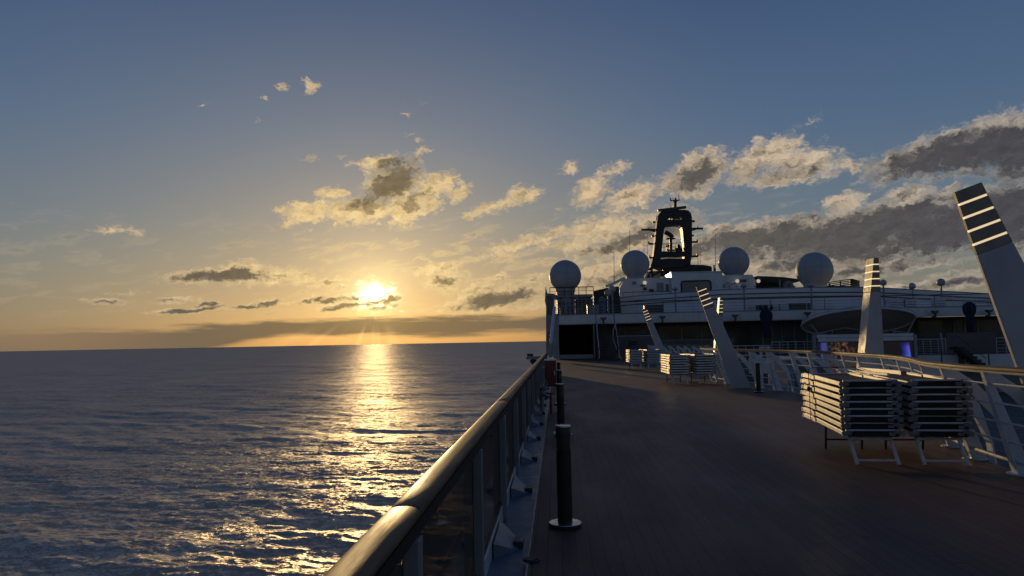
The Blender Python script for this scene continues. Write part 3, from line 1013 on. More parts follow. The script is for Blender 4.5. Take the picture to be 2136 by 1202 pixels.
STACKS = [
    (3.745, 9.87, -6.6, 'near left stack with sunlit cream sides'),
    (4.575, 9.78, -6.6, 'near right stack beside the curved railing'),
    (4.13, 27.0, 180, 'left stack of the middle pair'),
    (5.06, 27.0, 180, 'right stack of the middle pair'),
    (4.07, 41.0, 180, 'left stack of the farthest pair'),
    (5.00, 41.0, 180, 'right stack of the farthest pair'),
]
proto = make_lounger()
note_kids(proto)
LEGZ = .375
first = True
for (sx, sy, rz, desc) in STACKS:
    jr = random.Random(int(sx * 100 + sy))
    for k in range(8):
        o = proto if first else copy_tree(proto)
        first = False
        turned = rz == 180          # head end towards the near side
        o.location = (sx + (LW if turned else 0) + jr.uniform(-.014, .014), sy + (LL if turned else 0) + jr.uniform(-.025, .025), LEGZ + k * LP)
        o.rotation_euler = (0, 0, R(rz + jr.uniform(-.45, .45)))
        pos = 'bottom lounger' if k == 0 else ('topmost lounger' if k == 7 else ORD[k] + ' lounger from the bottom')
        o['label'] = pos + ' of the ' + desc + (', standing on its own legs' if k == 0 else '')
        o['group'] = 'sun loungers in the ' + desc
        if k == 0:
            ORIGIN[o.name] = Vector(o.location)
            bottom_legs(o, LEGZ, turned)
# a cord tied round the near stack
RS = Matrix.Rotation(R(-6.6), 3, 'Z')


def S(u, v, z):
    return Vector((3.745, 9.87, LEGZ + z)) + RS @ Vector((u, v, 0))


cd = MB()
cd.path([S(-.024, 1.76, .02), S(-.026, 1.75, .4), S(-.022, 1.76, .80), S(.05, 1.76, .83), S(.66, 1.76, .83), S(.76, 1.76, .80), S(.76, 1.76, .02), S(.1, 1.76, -.02)], .006, 6, True)
cd.path([S(-.026, 1.75, .52), S(-.06, 1.88, .60), S(-.05, 2.03, .55), S(-.045, 2.12, .42)], .005, 6)
cd.ball(S(-.03, 1.75, .50), .03, 10, 6)
tag(cd.build('tie_cord', RUBBER), 'thin dark cord tied round the near left stack of loungers', 'cord')
# lounger frame parts left loose on top of the near stacks
lt = thing('loose_backrest', S(.79, .6, .74), 'loose cream lounger frame lying across the top between the two near stacks', 'lounger frame')
MB().bar(S(.70, 1.75, .80), S(.80, .12, .815), .035, .055).build('side_rail', CREAM, lt, bevel=.004)
MB().bar(S(.50, 1.65, .78), S(.66, .2, .79), .035, .035).build('support_bar', CREAM, lt, bevel=.004)
MB().bar(S(.38, 1.7, .79), S(.70, 1.78, .80), .03, .03).build('cross_bar', CREAM, lt, bevel=.003)
MB().bar(S(.79, .02, .81), S(.80, .13, .815), .07, .06).build('end_joint', JOINT, lt, bevel=.005)

# ------------------------------------------------------------------ curved inner railing
ir = thing('curved_railing', (6, 20, 0), 'white curved railing of leaning fins and wires under a slim wooden handrail', 'railing')
ZT = 1.275
LEAN = .34
hr = MB()
top = [Vector((p.x, p.y, ZT)) for p in RAILC]
hp = [(-.055, -.012), (-.05, -.024), (.05, -.024), (.055, -.012), (.055, .010), (.035, .026), (-.035, .026), (-.055, .010)]
hr.path(top, .05, prof=hp)
hr.build('handrail', WOOD, ir, smooth=30)
MB().path([p - Vector((0, 0, .045)) for p in top], .018, 6).build('rail_tube', WHITE2, ir, smooth=True)
for k in range(5):
    t = (k + .55) / 5.2
    w = MB()
    w.path([RAILC[i] + normal_at(i) * LEAN * t + Vector((0, 0, (ZT - .06) * (1 - t))) for i in range(len(RAILC))], .0125 if k < 4 else .02, 6)
    w.build('rail_wire', WHITE2, ir, smooth=True)
ci = 3
step = 4.35
s = 22.0
fin_i = []
i = 0.2
while i < len(RAILC) - 1:
    fin_i.append(int(round(i)))
    i += step
for i in fin_i:
    p = RAILC[i]; n = normal_at(i); tdir = Vector((-n.y, n.x, 0))
    tp = p + Vector((0, 0, ZT - .05))
    bp = p + n * LEAN
    th = tdir * .011
    f = MB()
    # tapered fin plate, wide at the foot, standing square to the railing
    a0, a1 = bp - n * .05, bp + n * .15
    b0_, b1_ = tp - n * .02, tp + n * .055
    f.hexa([a0 - th, a1 - th, b1_ - th, b0_ - th], [a0 + th, a1 + th, b1_ + th, b0_ + th])
    # flange facing the deck
    fl = tdir * .065; fs = tdir * .032
    f.hexa([a0 - fl - n * .008, a0 + fl - n * .008, a0 + fl + n * .006, a0 - fl + n * .006], [b0_ - fs - n * .008, b0_ + fs - n * .008, b0_ + fs + n * .006, b0_ - fs + n * .006])
    f.build('post', WHITE2, ir)
    MB().lathe([(.15, 0.001), (.15, .014), (.13, .02)], bp, 16).build('foot_plate', WHITE2, ir)
    br = MB()
    pts = [tp + n * .03 - Vector((0, 0, .02)), tp + n * .34 - Vector((0, 0, .24)), tp + n * .66 - Vector((0, 0, .62)), tp + n * .82 - Vector((0, 0, 1.15)), tp + n * .86 - Vector((0, 0, 1.55))]
    br.path(pts, .04, prof=[(-.014, -.075), (.014, -.075), (.014, .075), (-.014, .075)])
    br.build('brace', WHITE2, ir)

# ------------------------------------------------------------------ leaning pillars with louvred heads
def louvre(o, c0, c1, lo, hi, d, label=None):
    pass


def leaning_pillar(x, y, label, lean=1.22, w0=.60, w1=.31, top=3.46, dep=.08, bot=-2.95):
    o = thing('louvred_pillar', (x, y, bot), label, 'pillar', 'leaning louvred pillars round the pool')
    ax = Vector((-lean, 0, top)).normalized()
    pr = Vector((ax.z, 0, -ax.x))       # across the pillar
    base = Vector((x, y, 0))
    hl = .80
    tb = base + Vector((-lean, 0, top))

    def sec(t, e=0.0):                    # t metres from the top, down the axis
        w = w1 + (w0 - w1) * min(1, t / 3.6)
        return tb - ax * t, w / 2 + e

    b = MB()
    T = (tb - base).length
    rows = []
    for t in (hl, 1.4, 2.2, 3.0, T + .1):
        c, h = sec(t)
        rows.append([c - pr * h - Vector((0, dep / 2, 0)), c + pr * h - Vector((0, dep / 2, 0)), c + pr * h + Vector((0, dep / 2, 0)), c - pr * h + Vector((0, dep / 2, 0))])
    c, h = sec(T + .1)
    rows.append([Vector((c.x - h, y - dep / 2, bot)), Vector((c.x + h, y - dep / 2, bot)), Vector((c.x + h, y + dep / 2, bot)), Vector((c.x - h, y + dep / 2, bot))])
    vs = [v for r_ in rows for v in r_]
    fs = [(0, 1, 2, 3)] + [(i * 4 + k, i * 4 + (k + 1) % 4, (i + 1) * 4 + (k + 1) % 4, (i + 1) * 4 + k) for i in range(len(rows) - 1) for k in range(4)] + [tuple(len(vs) - 4 + k for k in range(4))]
    b.add(vs, fs)
    b.build('shaft', PILLAR, o, bevel=.02)
    # head: dark slats; sunlit faces in the four gaps put in as emission
    pitch = hl / 4.72
    t = 0.0
    e = Vector((0, dep / 2 - .01, 0))
    for k in range(5):
        t1 = t + (pitch * .84 if k else pitch * .88)
        t1 = min(t1, hl)
        c0, h0 = sec(t); c1, h1 = sec(t1)
        MB().hexa([c0 - pr * h0 - e, c0 + pr * h0 - e, c1 + pr * h1 - e, c1 - pr * h1 - e], [c0 - pr * h0 + e, c0 + pr * h0 + e, c1 + pr * h1 + e, c1 - pr * h1 + e]).build('slat', SLAT, o, bevel=.006)
        t = t1
        if k < 4:
            t1 = t + pitch * .16
            c0, h0 = sec(t, -.012); c1, h1 = sec(t1, -.012)
            q = e * .86
            MB().hexa([c0 - pr * h0 - q, c0 + pr * h0 - q, c1 + pr * h1 - q, c1 - pr * h1 - q], [c0 - pr * h0 + q, c0 + pr * h0 + q, c1 + pr * h1 + q, c1 - pr * h1 + q]).build('sunlit_gap', GAP_GLOW, o)
            t = t1
    return o


def wedge_pillar(x, y, label, top=3.46, bot=-2.95, sc=1.0):
    """pillar seen end-on: right edge upright, left face turned to the sea"""
    o = thing('louvred_pillar', (x, y, bot), label, 'pillar', 'leaning louvred pillars round the pool')

    def cs(z):
        t = (top - z) / top
        fl = x + sc * (.17 - .50 * t)        # front left corner
        bl = fl - sc * .005
        fr = x + sc * .28
        return [(fl, y, z), (fr, y, z), (fr, y + .42 * sc, z), (bl, y + .40 * sc, z)]

    hl = .78
    b = MB()
    lo = cs(0); lo = [(p[0], p[1], bot) for p in lo]
    rows = [cs(top - hl), cs(1.8), cs(0.0), lo]
    vs = [v for r_ in rows for v in r_]
    fs = [(0, 1, 2, 3)] + [(i * 4 + k, i * 4 + (k + 1) % 4, (i + 1) * 4 + (k + 1) % 4, (i + 1) * 4 + k) for i in range(3) for k in range(4)] + [(12, 13, 14, 15)]
    b.add(vs, fs)
    b.build('shaft', PILLAR, o, bevel=.015)
    pitch = hl / 4.72
    z = top
    for k in range(5):
        z1 = max(z - pitch * .84, top - hl)
        MB().hexa(cs(z), cs(z1)).build('slat', SLAT, o, bevel=.005)
        z = z1
        if k < 4:
            z1 = z - pitch * .16
            q0 = [tuple(Vector(p) * .985 + Vector((x + .1 * sc, y + .2, z)) * .015) for p in cs(z)]
            q1 = [tuple(Vector(p) * .985 + Vector((x + .1 * sc, y + .2, z1)) * .015) for p in cs(z1)]
            MB().hexa(q0, q1).build('sunlit_gap', GAP_GLOW, o)  # sunlit gap put in as emission, as on the leaning pillars
            z = z1
    return o


PILLAR = mat('pillar_grey_paint', (.40, .41, .43), .5, var=.08, scale=1.6, bump=.25, bscale=220, dirt=((.27, .265, .26), 1.8, .5))
SLAT = mat('dark_brown_louvre', (.26, .21, .165), .5, var=.2, scale=5)
leaning_pillar(6.23, 8.95, 'biggest louvred pillar, leaning in from the right edge over the near loungers', w0=.82, w1=.34)
wedge_pillar(7.13, 16.9, 'upright louvred pillar with a sunlit left side in front of the big screen')
leaning_pillar(6.10, 24.6, 'louvred pillar leaning left beside the middle lounger stacks')
wedge_pillar(7.02, 32.0, 'louvred pillar half hidden behind the leaning one, only its sunlit edge and louvres showing', sc=.92)
leaning_pillar(6.35, 42.3, 'farthest leaning louvred pillar behind the farthest lounger stacks', w0=.52, w1=.28)

# ------------------------------------------------------------------ forward superstructure
# bearings measured on the photograph, set on cross-ship planes Y metres ahead
def xz(px, py, Y):
    p = at(px, py, Y)
    return p.x, p.z


def pbox(mb, x0, y0, x1, y1, Y, dep):
    c = at((x0 + x1) / 2, (y0 + y1) / 2, Y)
    s = Y / F
    w, h = abs(x1 - x0) * s / 2, abs(y1 - y0) * s / 2
    return mb.box(c.x - w, c.x + w, Y, Y + dep, c.z - h, c.z + h)


def pth(name, px, py, Y, label, cat, group=None):
    p = at(px, py, Y)
    return thing(name, p, label, cat, group)


YF = 65.0
Z2B, Z2T = 3.17, 4.02
XL = at(1158, 670, YF).x
UPZ = 3.98

# upper deck: white band across the ship with a deck behind it
ud = thing('upper_deck', (XL, YF, Z2B), 'white upper deck edge running across the ship above the dark windows', 'deck')
MB().box(XL, 44, YF, YF + .30, Z2B, Z2T).build('fascia', WHITE, ud, bevel=.03)
MB().box(XL, 44, YF + .31, YF + 40, UPZ - .30, UPZ - .04).build('deck_slab', WHITE, ud)
MB().box(XL, 44, YF - .025, YF - .002, Z2T - .07, Z2T - .02).build('gutter', GREYPAINT, ud)
for px in (1427, 1545, 1700, 1820):
    MB().box(at(px, 660, YF).x - .012, at(px, 660, YF).x + .012, YF - .012, YF - .002, Z2B + .02, Z2T - .08).build('joint', GREYPAINT, ud)

# wall under it, with the dark walkway on the port side
YR = 69.0
lw = thing('lounge_wall', (10, YR, 0), 'dark glazed wall in the shade under the white upper deck edge', 'wall')
xo0, xo1 = at(1166, 700, YF).x, at(1237, 700, YF).x
MB().box(xo1 + .05, 44, YR, YR + .3, 0, Z2B - .02).build('wall', CABIN, lw)
win = [(1282, 1302), (1304, 1342), (1344, 1366), (1374, 1420), (1422, 1462), (1464, 1486), (1532, 1560), (1562, 1588), (1612, 1628), (1632, 1654), (1658, 1681), (1684, 1704), (1916, 1966), (1994, 2011), (2014, 2036), (2040, 2090)]
for k, (a, b) in enumerate(win):
    xa, xb = at(a, 690, YR).x, at(b, 690, YR).x
    MB().box(xa, xb, YR - .03, YR - .004, .75 if k % 3 else .4, 2.9).build('window', GLASSD, lw)
for px in (1303, 1343, 1371, 1421, 1463, 1510, 1561, 1590, 1610, 1630, 1656, 1682, 1912, 1990, 2012, 2038):
    x = at(px, 690, YR).x
    MB().box(x - .055, x + .055, YR - .10, YR - .004, 0, Z2B - .03).build('mullion', DARK if px in (1371, 1510, 1561, 1912) else GREYPAINT, lw)
pc = mat('soffit_brown_panel', (.07, .055, .045), .6, var=.2, scale=.8)
MB().box(xo1 + .1, 43.5, YF + .32, YR - .02, Z2B - .10, Z2B - .03).build('soffit', pc, lw)

pw = thing('walkway_opening', (xo0, YF, 0), 'black walkway opening in the white wall at the end of the deck', 'doorway')
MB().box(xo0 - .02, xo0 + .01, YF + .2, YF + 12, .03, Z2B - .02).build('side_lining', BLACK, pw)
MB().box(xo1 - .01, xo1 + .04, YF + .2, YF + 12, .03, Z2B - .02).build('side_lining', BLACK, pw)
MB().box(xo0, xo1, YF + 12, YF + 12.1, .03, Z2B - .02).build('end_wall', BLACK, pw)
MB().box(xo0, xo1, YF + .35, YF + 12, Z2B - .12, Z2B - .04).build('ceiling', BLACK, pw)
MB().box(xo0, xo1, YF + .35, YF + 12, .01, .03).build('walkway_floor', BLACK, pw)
MB().box(xo0 + .02, xo1 - .02, YF + .1, YF + .3, .04, .42).build('sill', GREYPAINT, pw, bevel=.02)
MB().box(xo0 - .42, xo0 - .02, YF + .02, YF + .5, 0, Z2B - .01).build('jamb', WHITE, pw, bevel=.02)
MB().box(xo1 + .04, xo1 + .14, YF + .02, YF + .5, 0, Z2B - .01).build('jamb', GREYPAINT, pw, bevel=.02)

# port wing screen
YW = 58.0
ws = thing('wing_screen', at(1143, 735, YW), 'tall grey wing wall with an oval window at the port side end of the railing', 'wall')
poly_ = [xz(1139, 742, YW), xz(1139, 640, YW), xz(1136.5, 628, YW), xz(1138, 597, YW), xz(1142, 612, YW), xz(1157, 613, YW), xz(1156, 742, YW)]
MB().prism([(x, z) for x, z in poly_], YW, YW + .25).build('wall', GREYPAINT, ws, bevel=.01)
ov = at(1146, 706, YW)
MB().path([(ov.x + .13 * math.cos(a), YW - .02, ov.z + .62 * math.copysign(abs(math.sin(a)) ** .7, math.sin(a))) for a in [2 * math.pi * k / 28 for k in range(28)]], .02, 6, True).build('window_frame', GREYPAINT, ws)
MB().prism([(ov.x + .13 * math.cos(a), ov.z + .62 * math.copysign(abs(math.sin(a)) ** .7, math.sin(a))) for a in [2 * math.pi * k / 28 for k in range(28)]], YW - .015, YW - .004).build('window', GLASSD, ws)
pbox(MB(), 1141, 617, 1153, 657, YW - .03, .02).build('panel', CABIN, ws)
sb = thing('sloping_support', at(1150, 735, 50), 'slim white sunlit support sloping up to the upper deck at the port side', 'support')
a_, b_ = at(1148.5, 718, 50), at(1156.5, 643, 56)
MB().bar(a_, b_, .22, .30, up=(0, 1, 0)).build('bar', WHITE2, sb, bevel=.01)
c_ = at(1148.8, 746, 50)
MB().bar(c_, a_ + Vector((0, 0, -.01)), .24, .34, up=(0, 1, 0)).build('foot', GREYPAINT, sb, bevel=.01)
MB().bar(at(1160, 748, 57), at(1161, 655, 57), .40, .4, up=(0, 1, 0)).build('post', GREYPAINT, sb, bevel=.02)
dp = thing('boat_platform', at(1110, 750, 36), 'small grey boat platform sticking out over the sea beyond the railing', 'platform')
p0, p1 = at(1098, 747, 36), at(1140, 747, 36)
MB().box(p0.x, p1.x - .15, 35.5, 37.5, p0.z - .06, p0.z + .10).build('platform', GREYPAINT, dp, bevel=.02)
MB().bar((p0.x + .25, 36.5, p0.z - .06), (p1.x - .15, 36.5, p0.z - .9), .3, .3, up=(0, 1, 0)).build('bracket', DARK, dp)
MB().box(p0.x + .05, p0.x + .35, 35.6, 36.0, p0.z + .10, p0.z + .22).build('winch', DARK, dp, bevel=.02)

# ---- stairs with curved steel rails beside the opening
st = thing('deck_staircase', (4, 58, 0), 'dark open staircase with curved steel handrails right of the black opening', 'staircase')
sx0, sx1 = at(1248, 735, 60).x, at(1288, 735, 60).x
tr = MB()
for k in range(12):
    tr.box(sx0, sx1, 59.0 + k * .30, 59.36 + k * .30, k * .25 + .18, k * .25 + .22)
tr.build('treads', CABIN, st)
for x in (sx0, sx1):
    MB().prism([(0, 0), (0, 0)], 0, 0) if False else None
    q = MB()
    q.hexa([(x - .02, 58.9, .0), (x + .02, 58.9, .0), (x + .02, 62.6, 2.95), (x - .02, 62.6, 2.95)], [(x - .02, 58.9, 1.05), (x + .02, 58.9, 1.05), (x + .02, 62.6, 4.0), (x - .02, 62.6, 4.0)])
    q.build('side_panel', GLASS, st)
    MB().path([(x, 58.6, .2), (x, 58.55, .9), (x, 58.8, 1.10), (x, 62.0, 3.45), (x, 62.5, 3.6)], .035, 8).build('handrail', STEEL, st, smooth=True)
    MB().bar((x, 58.9, .05), (x, 62.6, 3.0), .06, .25).build('stringer', DARK, st)

ww = thing('windbreak', (6.5, 61.5, 0), 'grey windbreak wall with a bright steel rail behind the farthest lounger stacks', 'windbreak')
wx0, wx1 = at(1283, 720, 61.5).x, at(1364, 720, 61.5).x
MB().box(wx0, wx1, 61.5, 61.6, 0, 1.55).build('panel', PANELG, ww)
MB().box(wx0, wx1, 61.53, 61.57, 1.56, 1.92).build('glass', GLASSD, ww)
MB().tube((wx0, 61.5, 1.96), (wx1, 61.5, 1.96), .035).build('top_rail', STEEL, ww, smooth=True)
MB().path([(wx0 + .5, 61.4, 0), (wx0 + .1, 61.4, .9), (wx0 - .15, 61.4, 1.7), (wx0 - .12, 61.4, 2.5), (wx0 + .12, 61.4, 3.0)], .04, 8).build('curved_post', STEEL, ww, smooth=True)
sg = pth('deck_sign', 1322, 717, 61.2, 'small dark red box on the grey windbreak above the farthest loungers', 'box')
pbox(MB(), 1314, 712, 1330, 720, 61.25, .2).build('box', mat('dark_red_plastic', (.035, .008, .012), .5), sg, bevel=.02)
pbox(MB(), 1316, 720.5, 1332, 723, 61.2, .25).build('base', CABIN, sg)

g2 = thing('glass_screen', (11, 63, 0), 'long low glass screen with a thin steel rail behind the middle louvred pillars', 'glass screen')
gx0, gx1 = at(1372, 720, 63).x, at(1532, 720, 63).x
for k in range(6):
    MB().box(gx0 + (gx1 - gx0) * k / 6 + .03, gx0 + (gx1 - gx0) * (k + 1) / 6 - .03, 63.0, 63.05, .1, 1.5).build('pane', GLASSD, g2)
    MB().box(gx0 + (gx1 - gx0) * k / 6 - .03, gx0 + (gx1 - gx0) * k / 6 + .03, 62.98, 63.06, 0, 1.52).build('post', DARK, g2)
MB().tube((gx0, 63.02, 1.55), (gx1, 63.02, 1.55), .03).build('top_rail', GREYPAINT, g2, smooth=True)

# ---- front edge of the main deck beside the well, with its railings
fe = thing('well_bulkhead', (20, 59.3, -1.2), 'white panelled front of the deck across the far end of the pool well', 'wall')
for a, b in ((1560, 1700), (1911, 1962), (1964, 1998), (2012, 2060), (2062, 2140)):
    xa, xb = at(a, 745, 59.3).x, at(b, 745, 59.3).x
    MB().box(xa + .02, xb - .02, 59.2, 59.36, -1.25, -.02).build('panel', WHITE, fe, bevel=.02)
MB().box(at(1560, 745, 59.3).x, 44, 59.22, 59.38, -.015, .03).build('coaming', GREYPAINT, fe)
MB().box(7.2, 44, 59.37, 59.7, -2.95, -.07).build('bulkhead', CABIN, fe)


def rail_thing(name, label, pa, pb, z0, h, n, wires, matr=WHITE2, r=.022, top=None):
    a, b = Vector(pa), Vector(pb)
    o = thing(name, (a.x, a.y, z0), label, 'railing')
    MB().tube((a.x, a.y, z0 + h), (b.x, b.y, z0 + h), r * 1.35).build('top_rail', top or matr, o, smooth=True)
    for k in range(wires):
        z = z0 + h * (k + .6) / (wires + .6)
        MB().tube((a.x, a.y, z), (b.x, b.y, z), r * .6, n=6).build('rail_wire', matr, o, smooth=True)
    for k in range(n + 1):
        p = a.lerp(b, k / n)
        MB().tube((p.x, p.y, z0), (p.x, p.y, z0 + h), r, n=6).build('post', matr, o, smooth=True)
    return o


rail_thing('deck_railing', 'white railing on the deck just right of the big screen', at(1911, 735, 59.6), at(1974, 735, 59.6), 0, 1.25, 4, 6)
rail_thing('deck_railing', 'white railing on the deck left of the big screen below the canopy', at(1610, 735, 59.6), at(1696, 735, 59.6), 0, 1.25, 5, 5)
rail_thing('deck_railing', 'pale railing behind the biggest louvred pillar at the far right', at(2080, 735, 59.8), at(2160, 735, 59.8), 0, 1.25, 4, 4)
rail_thing('deck_railing', 'low white railing on the deck right of the leaning pillar by the middle stacks', at(1522, 740, 58.8), at(1607, 740, 58.8), 0, 1.0, 5, 2)
wp = thing('wind_panel', (30, 61, 0), 'large plain grey panel standing on the deck right of the big screen', 'panel')
MB().box(at(1974, 715, 61).x, at(2078, 715, 61).x, 61, 61.12, .02, 1.72).build('panel', PANELG, wp, bevel=.02)
MB().bar((at(1968, 740, 60.6).x, 60.6, .1), (at(1964, 690, 60.6).x, 60.8, 1.75), .12, .08).build('side_post', GREYPAINT, wp)
ss = thing('well_stairs', (30, 59, -2), 'black open steps going down into the pool well at the far right', 'stairs')
for k in range(8):
    c = at(1996 + k * 8.5, 727 + k * 6.5, 58.6)
    MB().box(c.x - .30, c.x + .30, 58.0, 59.1, c.z - .10, c.z + .12).build('step', BLACK, ss, bevel=.02)
q0, q1 = at(1993, 722, 58), at(2058, 772, 58)
MB().bar(q0, q1, .06, .10).build('stringer', BLACK, ss)
MB().bar(q0 + Vector((0, 0, .9)), q1 + Vector((0, 0, .9)), .05, .05).build('handrail', DARK, ss)

# blue-grey bar hut standing in the well and a few shaded things on the pool deck
bh = thing('pool_bar', (12, 35, -2.95), 'pale blue grey bar hut standing on the pool deck beyond the curved railing', 'hut')
bx0, bx1 = at(1642, 750, 35).x, at(1704, 750, 35).x
MB().box(bx0, bx1, 35, 37, -2.95, .55).build('counter', mat('blue_grey_panel', (.20, .25, .30), .5, var=.1, scale=1), bh, bevel=.02)
MB().box(bx0 - .15, bx1 + .15, 34.8, 37.2, .56, .66).build('roof', WHITE, bh, bevel=.03)
MB().box(bx0 + .3, bx0 + 1.2, 34.98, 34.995, -.75, .25).build('hatch', GLASSD, bh)
bp = thing('pool_wall', (10, 30, -2.95), 'grey blue pool side wall with dark openings seen through the curved railing', 'wall')
MB().box(at(1530, 780, 33).x, at(1640, 780, 33).x, 33, 33.3, -2.95, -.45).build('wall', mat('pool_wall_paint', (.17, .20, .25), .5, var=.12, scale=.8), bp)
for a, b in ((1545, 1570), (1604, 1632)):
    MB().box(at(a, 780, 33).x, at(b, 780, 33).x, 32.97, 32.995, -1.9, -.75).build('opening', BLACK, bp)
pf = thing('door_frame', (11.5, 40, -2.95), 'narrow white open frame standing beyond the curved railing', 'frame')
for a in (1588, 1604):
    x = at(a, 740, 40).x
    MB().box(x - .06, x + .06, 40, 40.12, -2.95, 1.05).build('post', WHITE2, pf)
MB().box(at(1586, 740, 40).x, at(1606, 740, 40).x, 39.98, 40.14, 1.06, 1.16).build('lintel', WHITE2, pf)
for i, (x, y, lab) in enumerate([(9.4, 18.5, 'white slatted pool lounger on the lower deck nearest the sunlit pillar'), (10.6, 18.7, 'white slatted pool lounger on the lower deck, right of another'), (9.6, 24.5, 'white slatted pool lounger far down on the lower deck')]):
    pl = thing('pool_lounger', (x, y, -2.95), lab, 'lounger', 'loungers on the pool deck')
    for k in range(9):
        MB().box(x, x + .65, y + k * .2, y + k * .2 + .13, -2.62, -2.58).build('slat', CREAM, pl)
    for lx in (x + .04, x + .58):
        MB().box(lx, lx + .03, y + .2, y + 1.6, -2.95, -2.63).build('leg_frame', DARK, pl)

# ---- stage canopy and big screen
YS = 57.5
cc = at(1801, 672, YS)
stg = thing('stage_canopy', (cc.x, YS, -2.95), 'tilted oval stage canopy with a pale tubular rim above the big screen', 'canopy')
rimp, inn = [], []
A_, B_ = 112 * YS / F, 2.55
tilt = R(23)
N = 56
for k in range(N):
    a = 2 * math.pi * k / N
    x, y = A_ * math.cos(a), B_ * math.sin(a)
    rimp.append(Vector((cc.x + x, YS + 1.0 + y * math.cos(tilt), cc.z - y * math.sin(tilt) + x * .012)))
cm = MB()
rings = 7
vs, fs = [], []
for r_ in range(rings + 1):
    t = 1 - r_ / rings
    dome = .14 * (1 - t * t)
    for p in rimp:
        c = Vector((cc.x, YS + 1.0, cc.z))
        q = c + (p - c) * max(t, .02)
        vs.append(q + Vector((0, math.sin(tilt), math.cos(tilt))) * (.06 + dome))
for r_ in range(rings):
    for k in range(N):
        l = (k + 1) % N
        fs.append((r_ * N + k, r_ * N + l, (r_ + 1) * N + l, (r_ + 1) * N + k))
fs.append(tuple(rings * N + k for k in range(N)))
nv = len(vs)
low = []
for p in rimp:
    low.append(p + Vector((0, -math.sin(tilt), math.cos(tilt))) * .0)
cm.add(vs, fs)
cm.add(low, [tuple(range(N))])
cm.build('shell', mat('canopy_grey_cloth', (.42, .41, .40), .7, var=.12, scale=.8), stg, smooth=True)
MB().path(rimp, .085, 8, True).build('rim', WHITE2, stg, smooth=True)
MB().path([p + Vector((0, -.03, .20)) for p in rimp], .05, 8, True).build('rim_tube', WHITE2, stg, smooth=True)
for (a, b) in (((1702, 697), (1762, 684)), ((1762, 684), (1801, 690)), ((1893, 695), (1908, 665)), ((1893, 695), (1845, 688)), ((1866, 697), (1864, 686)), ((1736, 698), (1736, 688)), ((1708, 697), (1692, 678))):
    MB().tube(at(*a, YS), at(*b, YS + .6), .06).build('strut', GREYPAINT, stg, smooth=True)
for px in (1699, 1909):
    x = at(px, 720, YS).x
    MB().box(x - .12, x + .12, YS - .1, YS + .2, -2.95, at(px, 698, YS).z).build('mast', GREYPAINT, stg, bevel=.02)
xh0, xh1 = at(1699, 699, YS).x, at(1909, 699, YS).x
zh = at(1803, 700, YS).z
MB().box(xh0 + .13, xh1 - .13, YS - .05, YS + .25, zh - .12, zh + .12).build('header', WHITE, stg, bevel=.02)
MB().box(xh0 + .2, xh1 - .2, YS - .16, YS - .06, zh - .45, zh - .14).build('valance', WHITE, stg, bevel=.02)


def screen_mat():
    m = bpy.data.materials.new('video_screen_picture')
    m.use_nodes = True
    t = m.node_tree
    g = NB(t)
    b = t.nodes["Principled BSDF"]
    uv = g.node('ShaderNodeTexCoord').outputs['Generated']
    x, y, z = g.sep(uv)
    q = g.comb(g.m('MULTIPLY', x, 3.6), z, 0.0)
    w = g.noise(q, 2.2, 4, .6, .6)
    w2 = g.noise(q, 7.0, 4, .6, .4)
    # rocks on the left, a blue glow on the right and a smaller one on the left edge
    rock = g.m('MULTIPLY', g.smooth(g.m('ADD', g.m('ABSOLUTE', g.m('SUBTRACT', x, .24)), g.m('MULTIPLY', g.m('SUBTRACT', w, .5), .25)), .17, .04), g.smooth(w2, .42, .66))
    c = g.mix(rock, (.006, .005, .007), (.13, .060, .032))
    hot = g.m('MULTIPLY', rock, g.smooth(w, .5, .68))
    c = g.mix(hot, c, (.34, .17, .14))
    xx = g.m('ADD', x, g.m('MULTIPLY', g.m('SUBTRACT', w, .5), .10))
    glow = g.m('MULTIPLY', g.smooth(xx, .855, .915), g.smooth(xx, .975, .955))
    glow = g.m('MULTIPLY', glow, g.smooth(g.m('ABSOLUTE', g.m('SUBTRACT', z, .5)), .50, .30))
    gc = g.mix(g.smooth(z, .35, .85), (.02, .16, .62), (.12, .07, .52))
    gc = g.mix(g.smooth(xx, .90, .955), (.015, .03, .32), gc)
    c = g.mix(glow, c, gc)
    gl2 = g.m('MULTIPLY', g.smooth(xx, .02, .05), g.smooth(xx, .105, .075))
    gl2 = g.m('MULTIPLY', gl2, g.smooth(z, .25, .55))
    c = g.mix(gl2, c, (.045, .065, .24))
    c2 = g.mix(g.smooth(x, .012, .0), c, (.02, .008, .05))
    g.link(c2, b.inputs['Emission Color'])
    b.inputs['Emission Strength'].default_value = .8
    b.inputs['Base Color'].default_value = (.008, .008, .01, 1)
    b.inputs['Roughness'].default_value = .25
    return m


scr = thing('video_screen', (cc.x, YS, -1.2), 'big outdoor video screen showing brown rocks and a blue glow, under the oval canopy', 'screen')
xs0, xs1 = at(1706, 730, YS).x, at(1905, 730, YS).x
MB().box(xs0, xs1, YS + .02, YS + .06, -1.25, zh - .50).build('display', screen_mat(), scr)
MB().box(xs0 - .15, xs1 + .15, YS + .07, YS + .35, -1.4, zh - .47).build('casing', BLACK, scr, bevel=.02)
MB().box(xs0 + .3, xs1 - .3, YS - .3, YS + .9, -2.95, -1.42).build('stage_base', BLACK, scr)

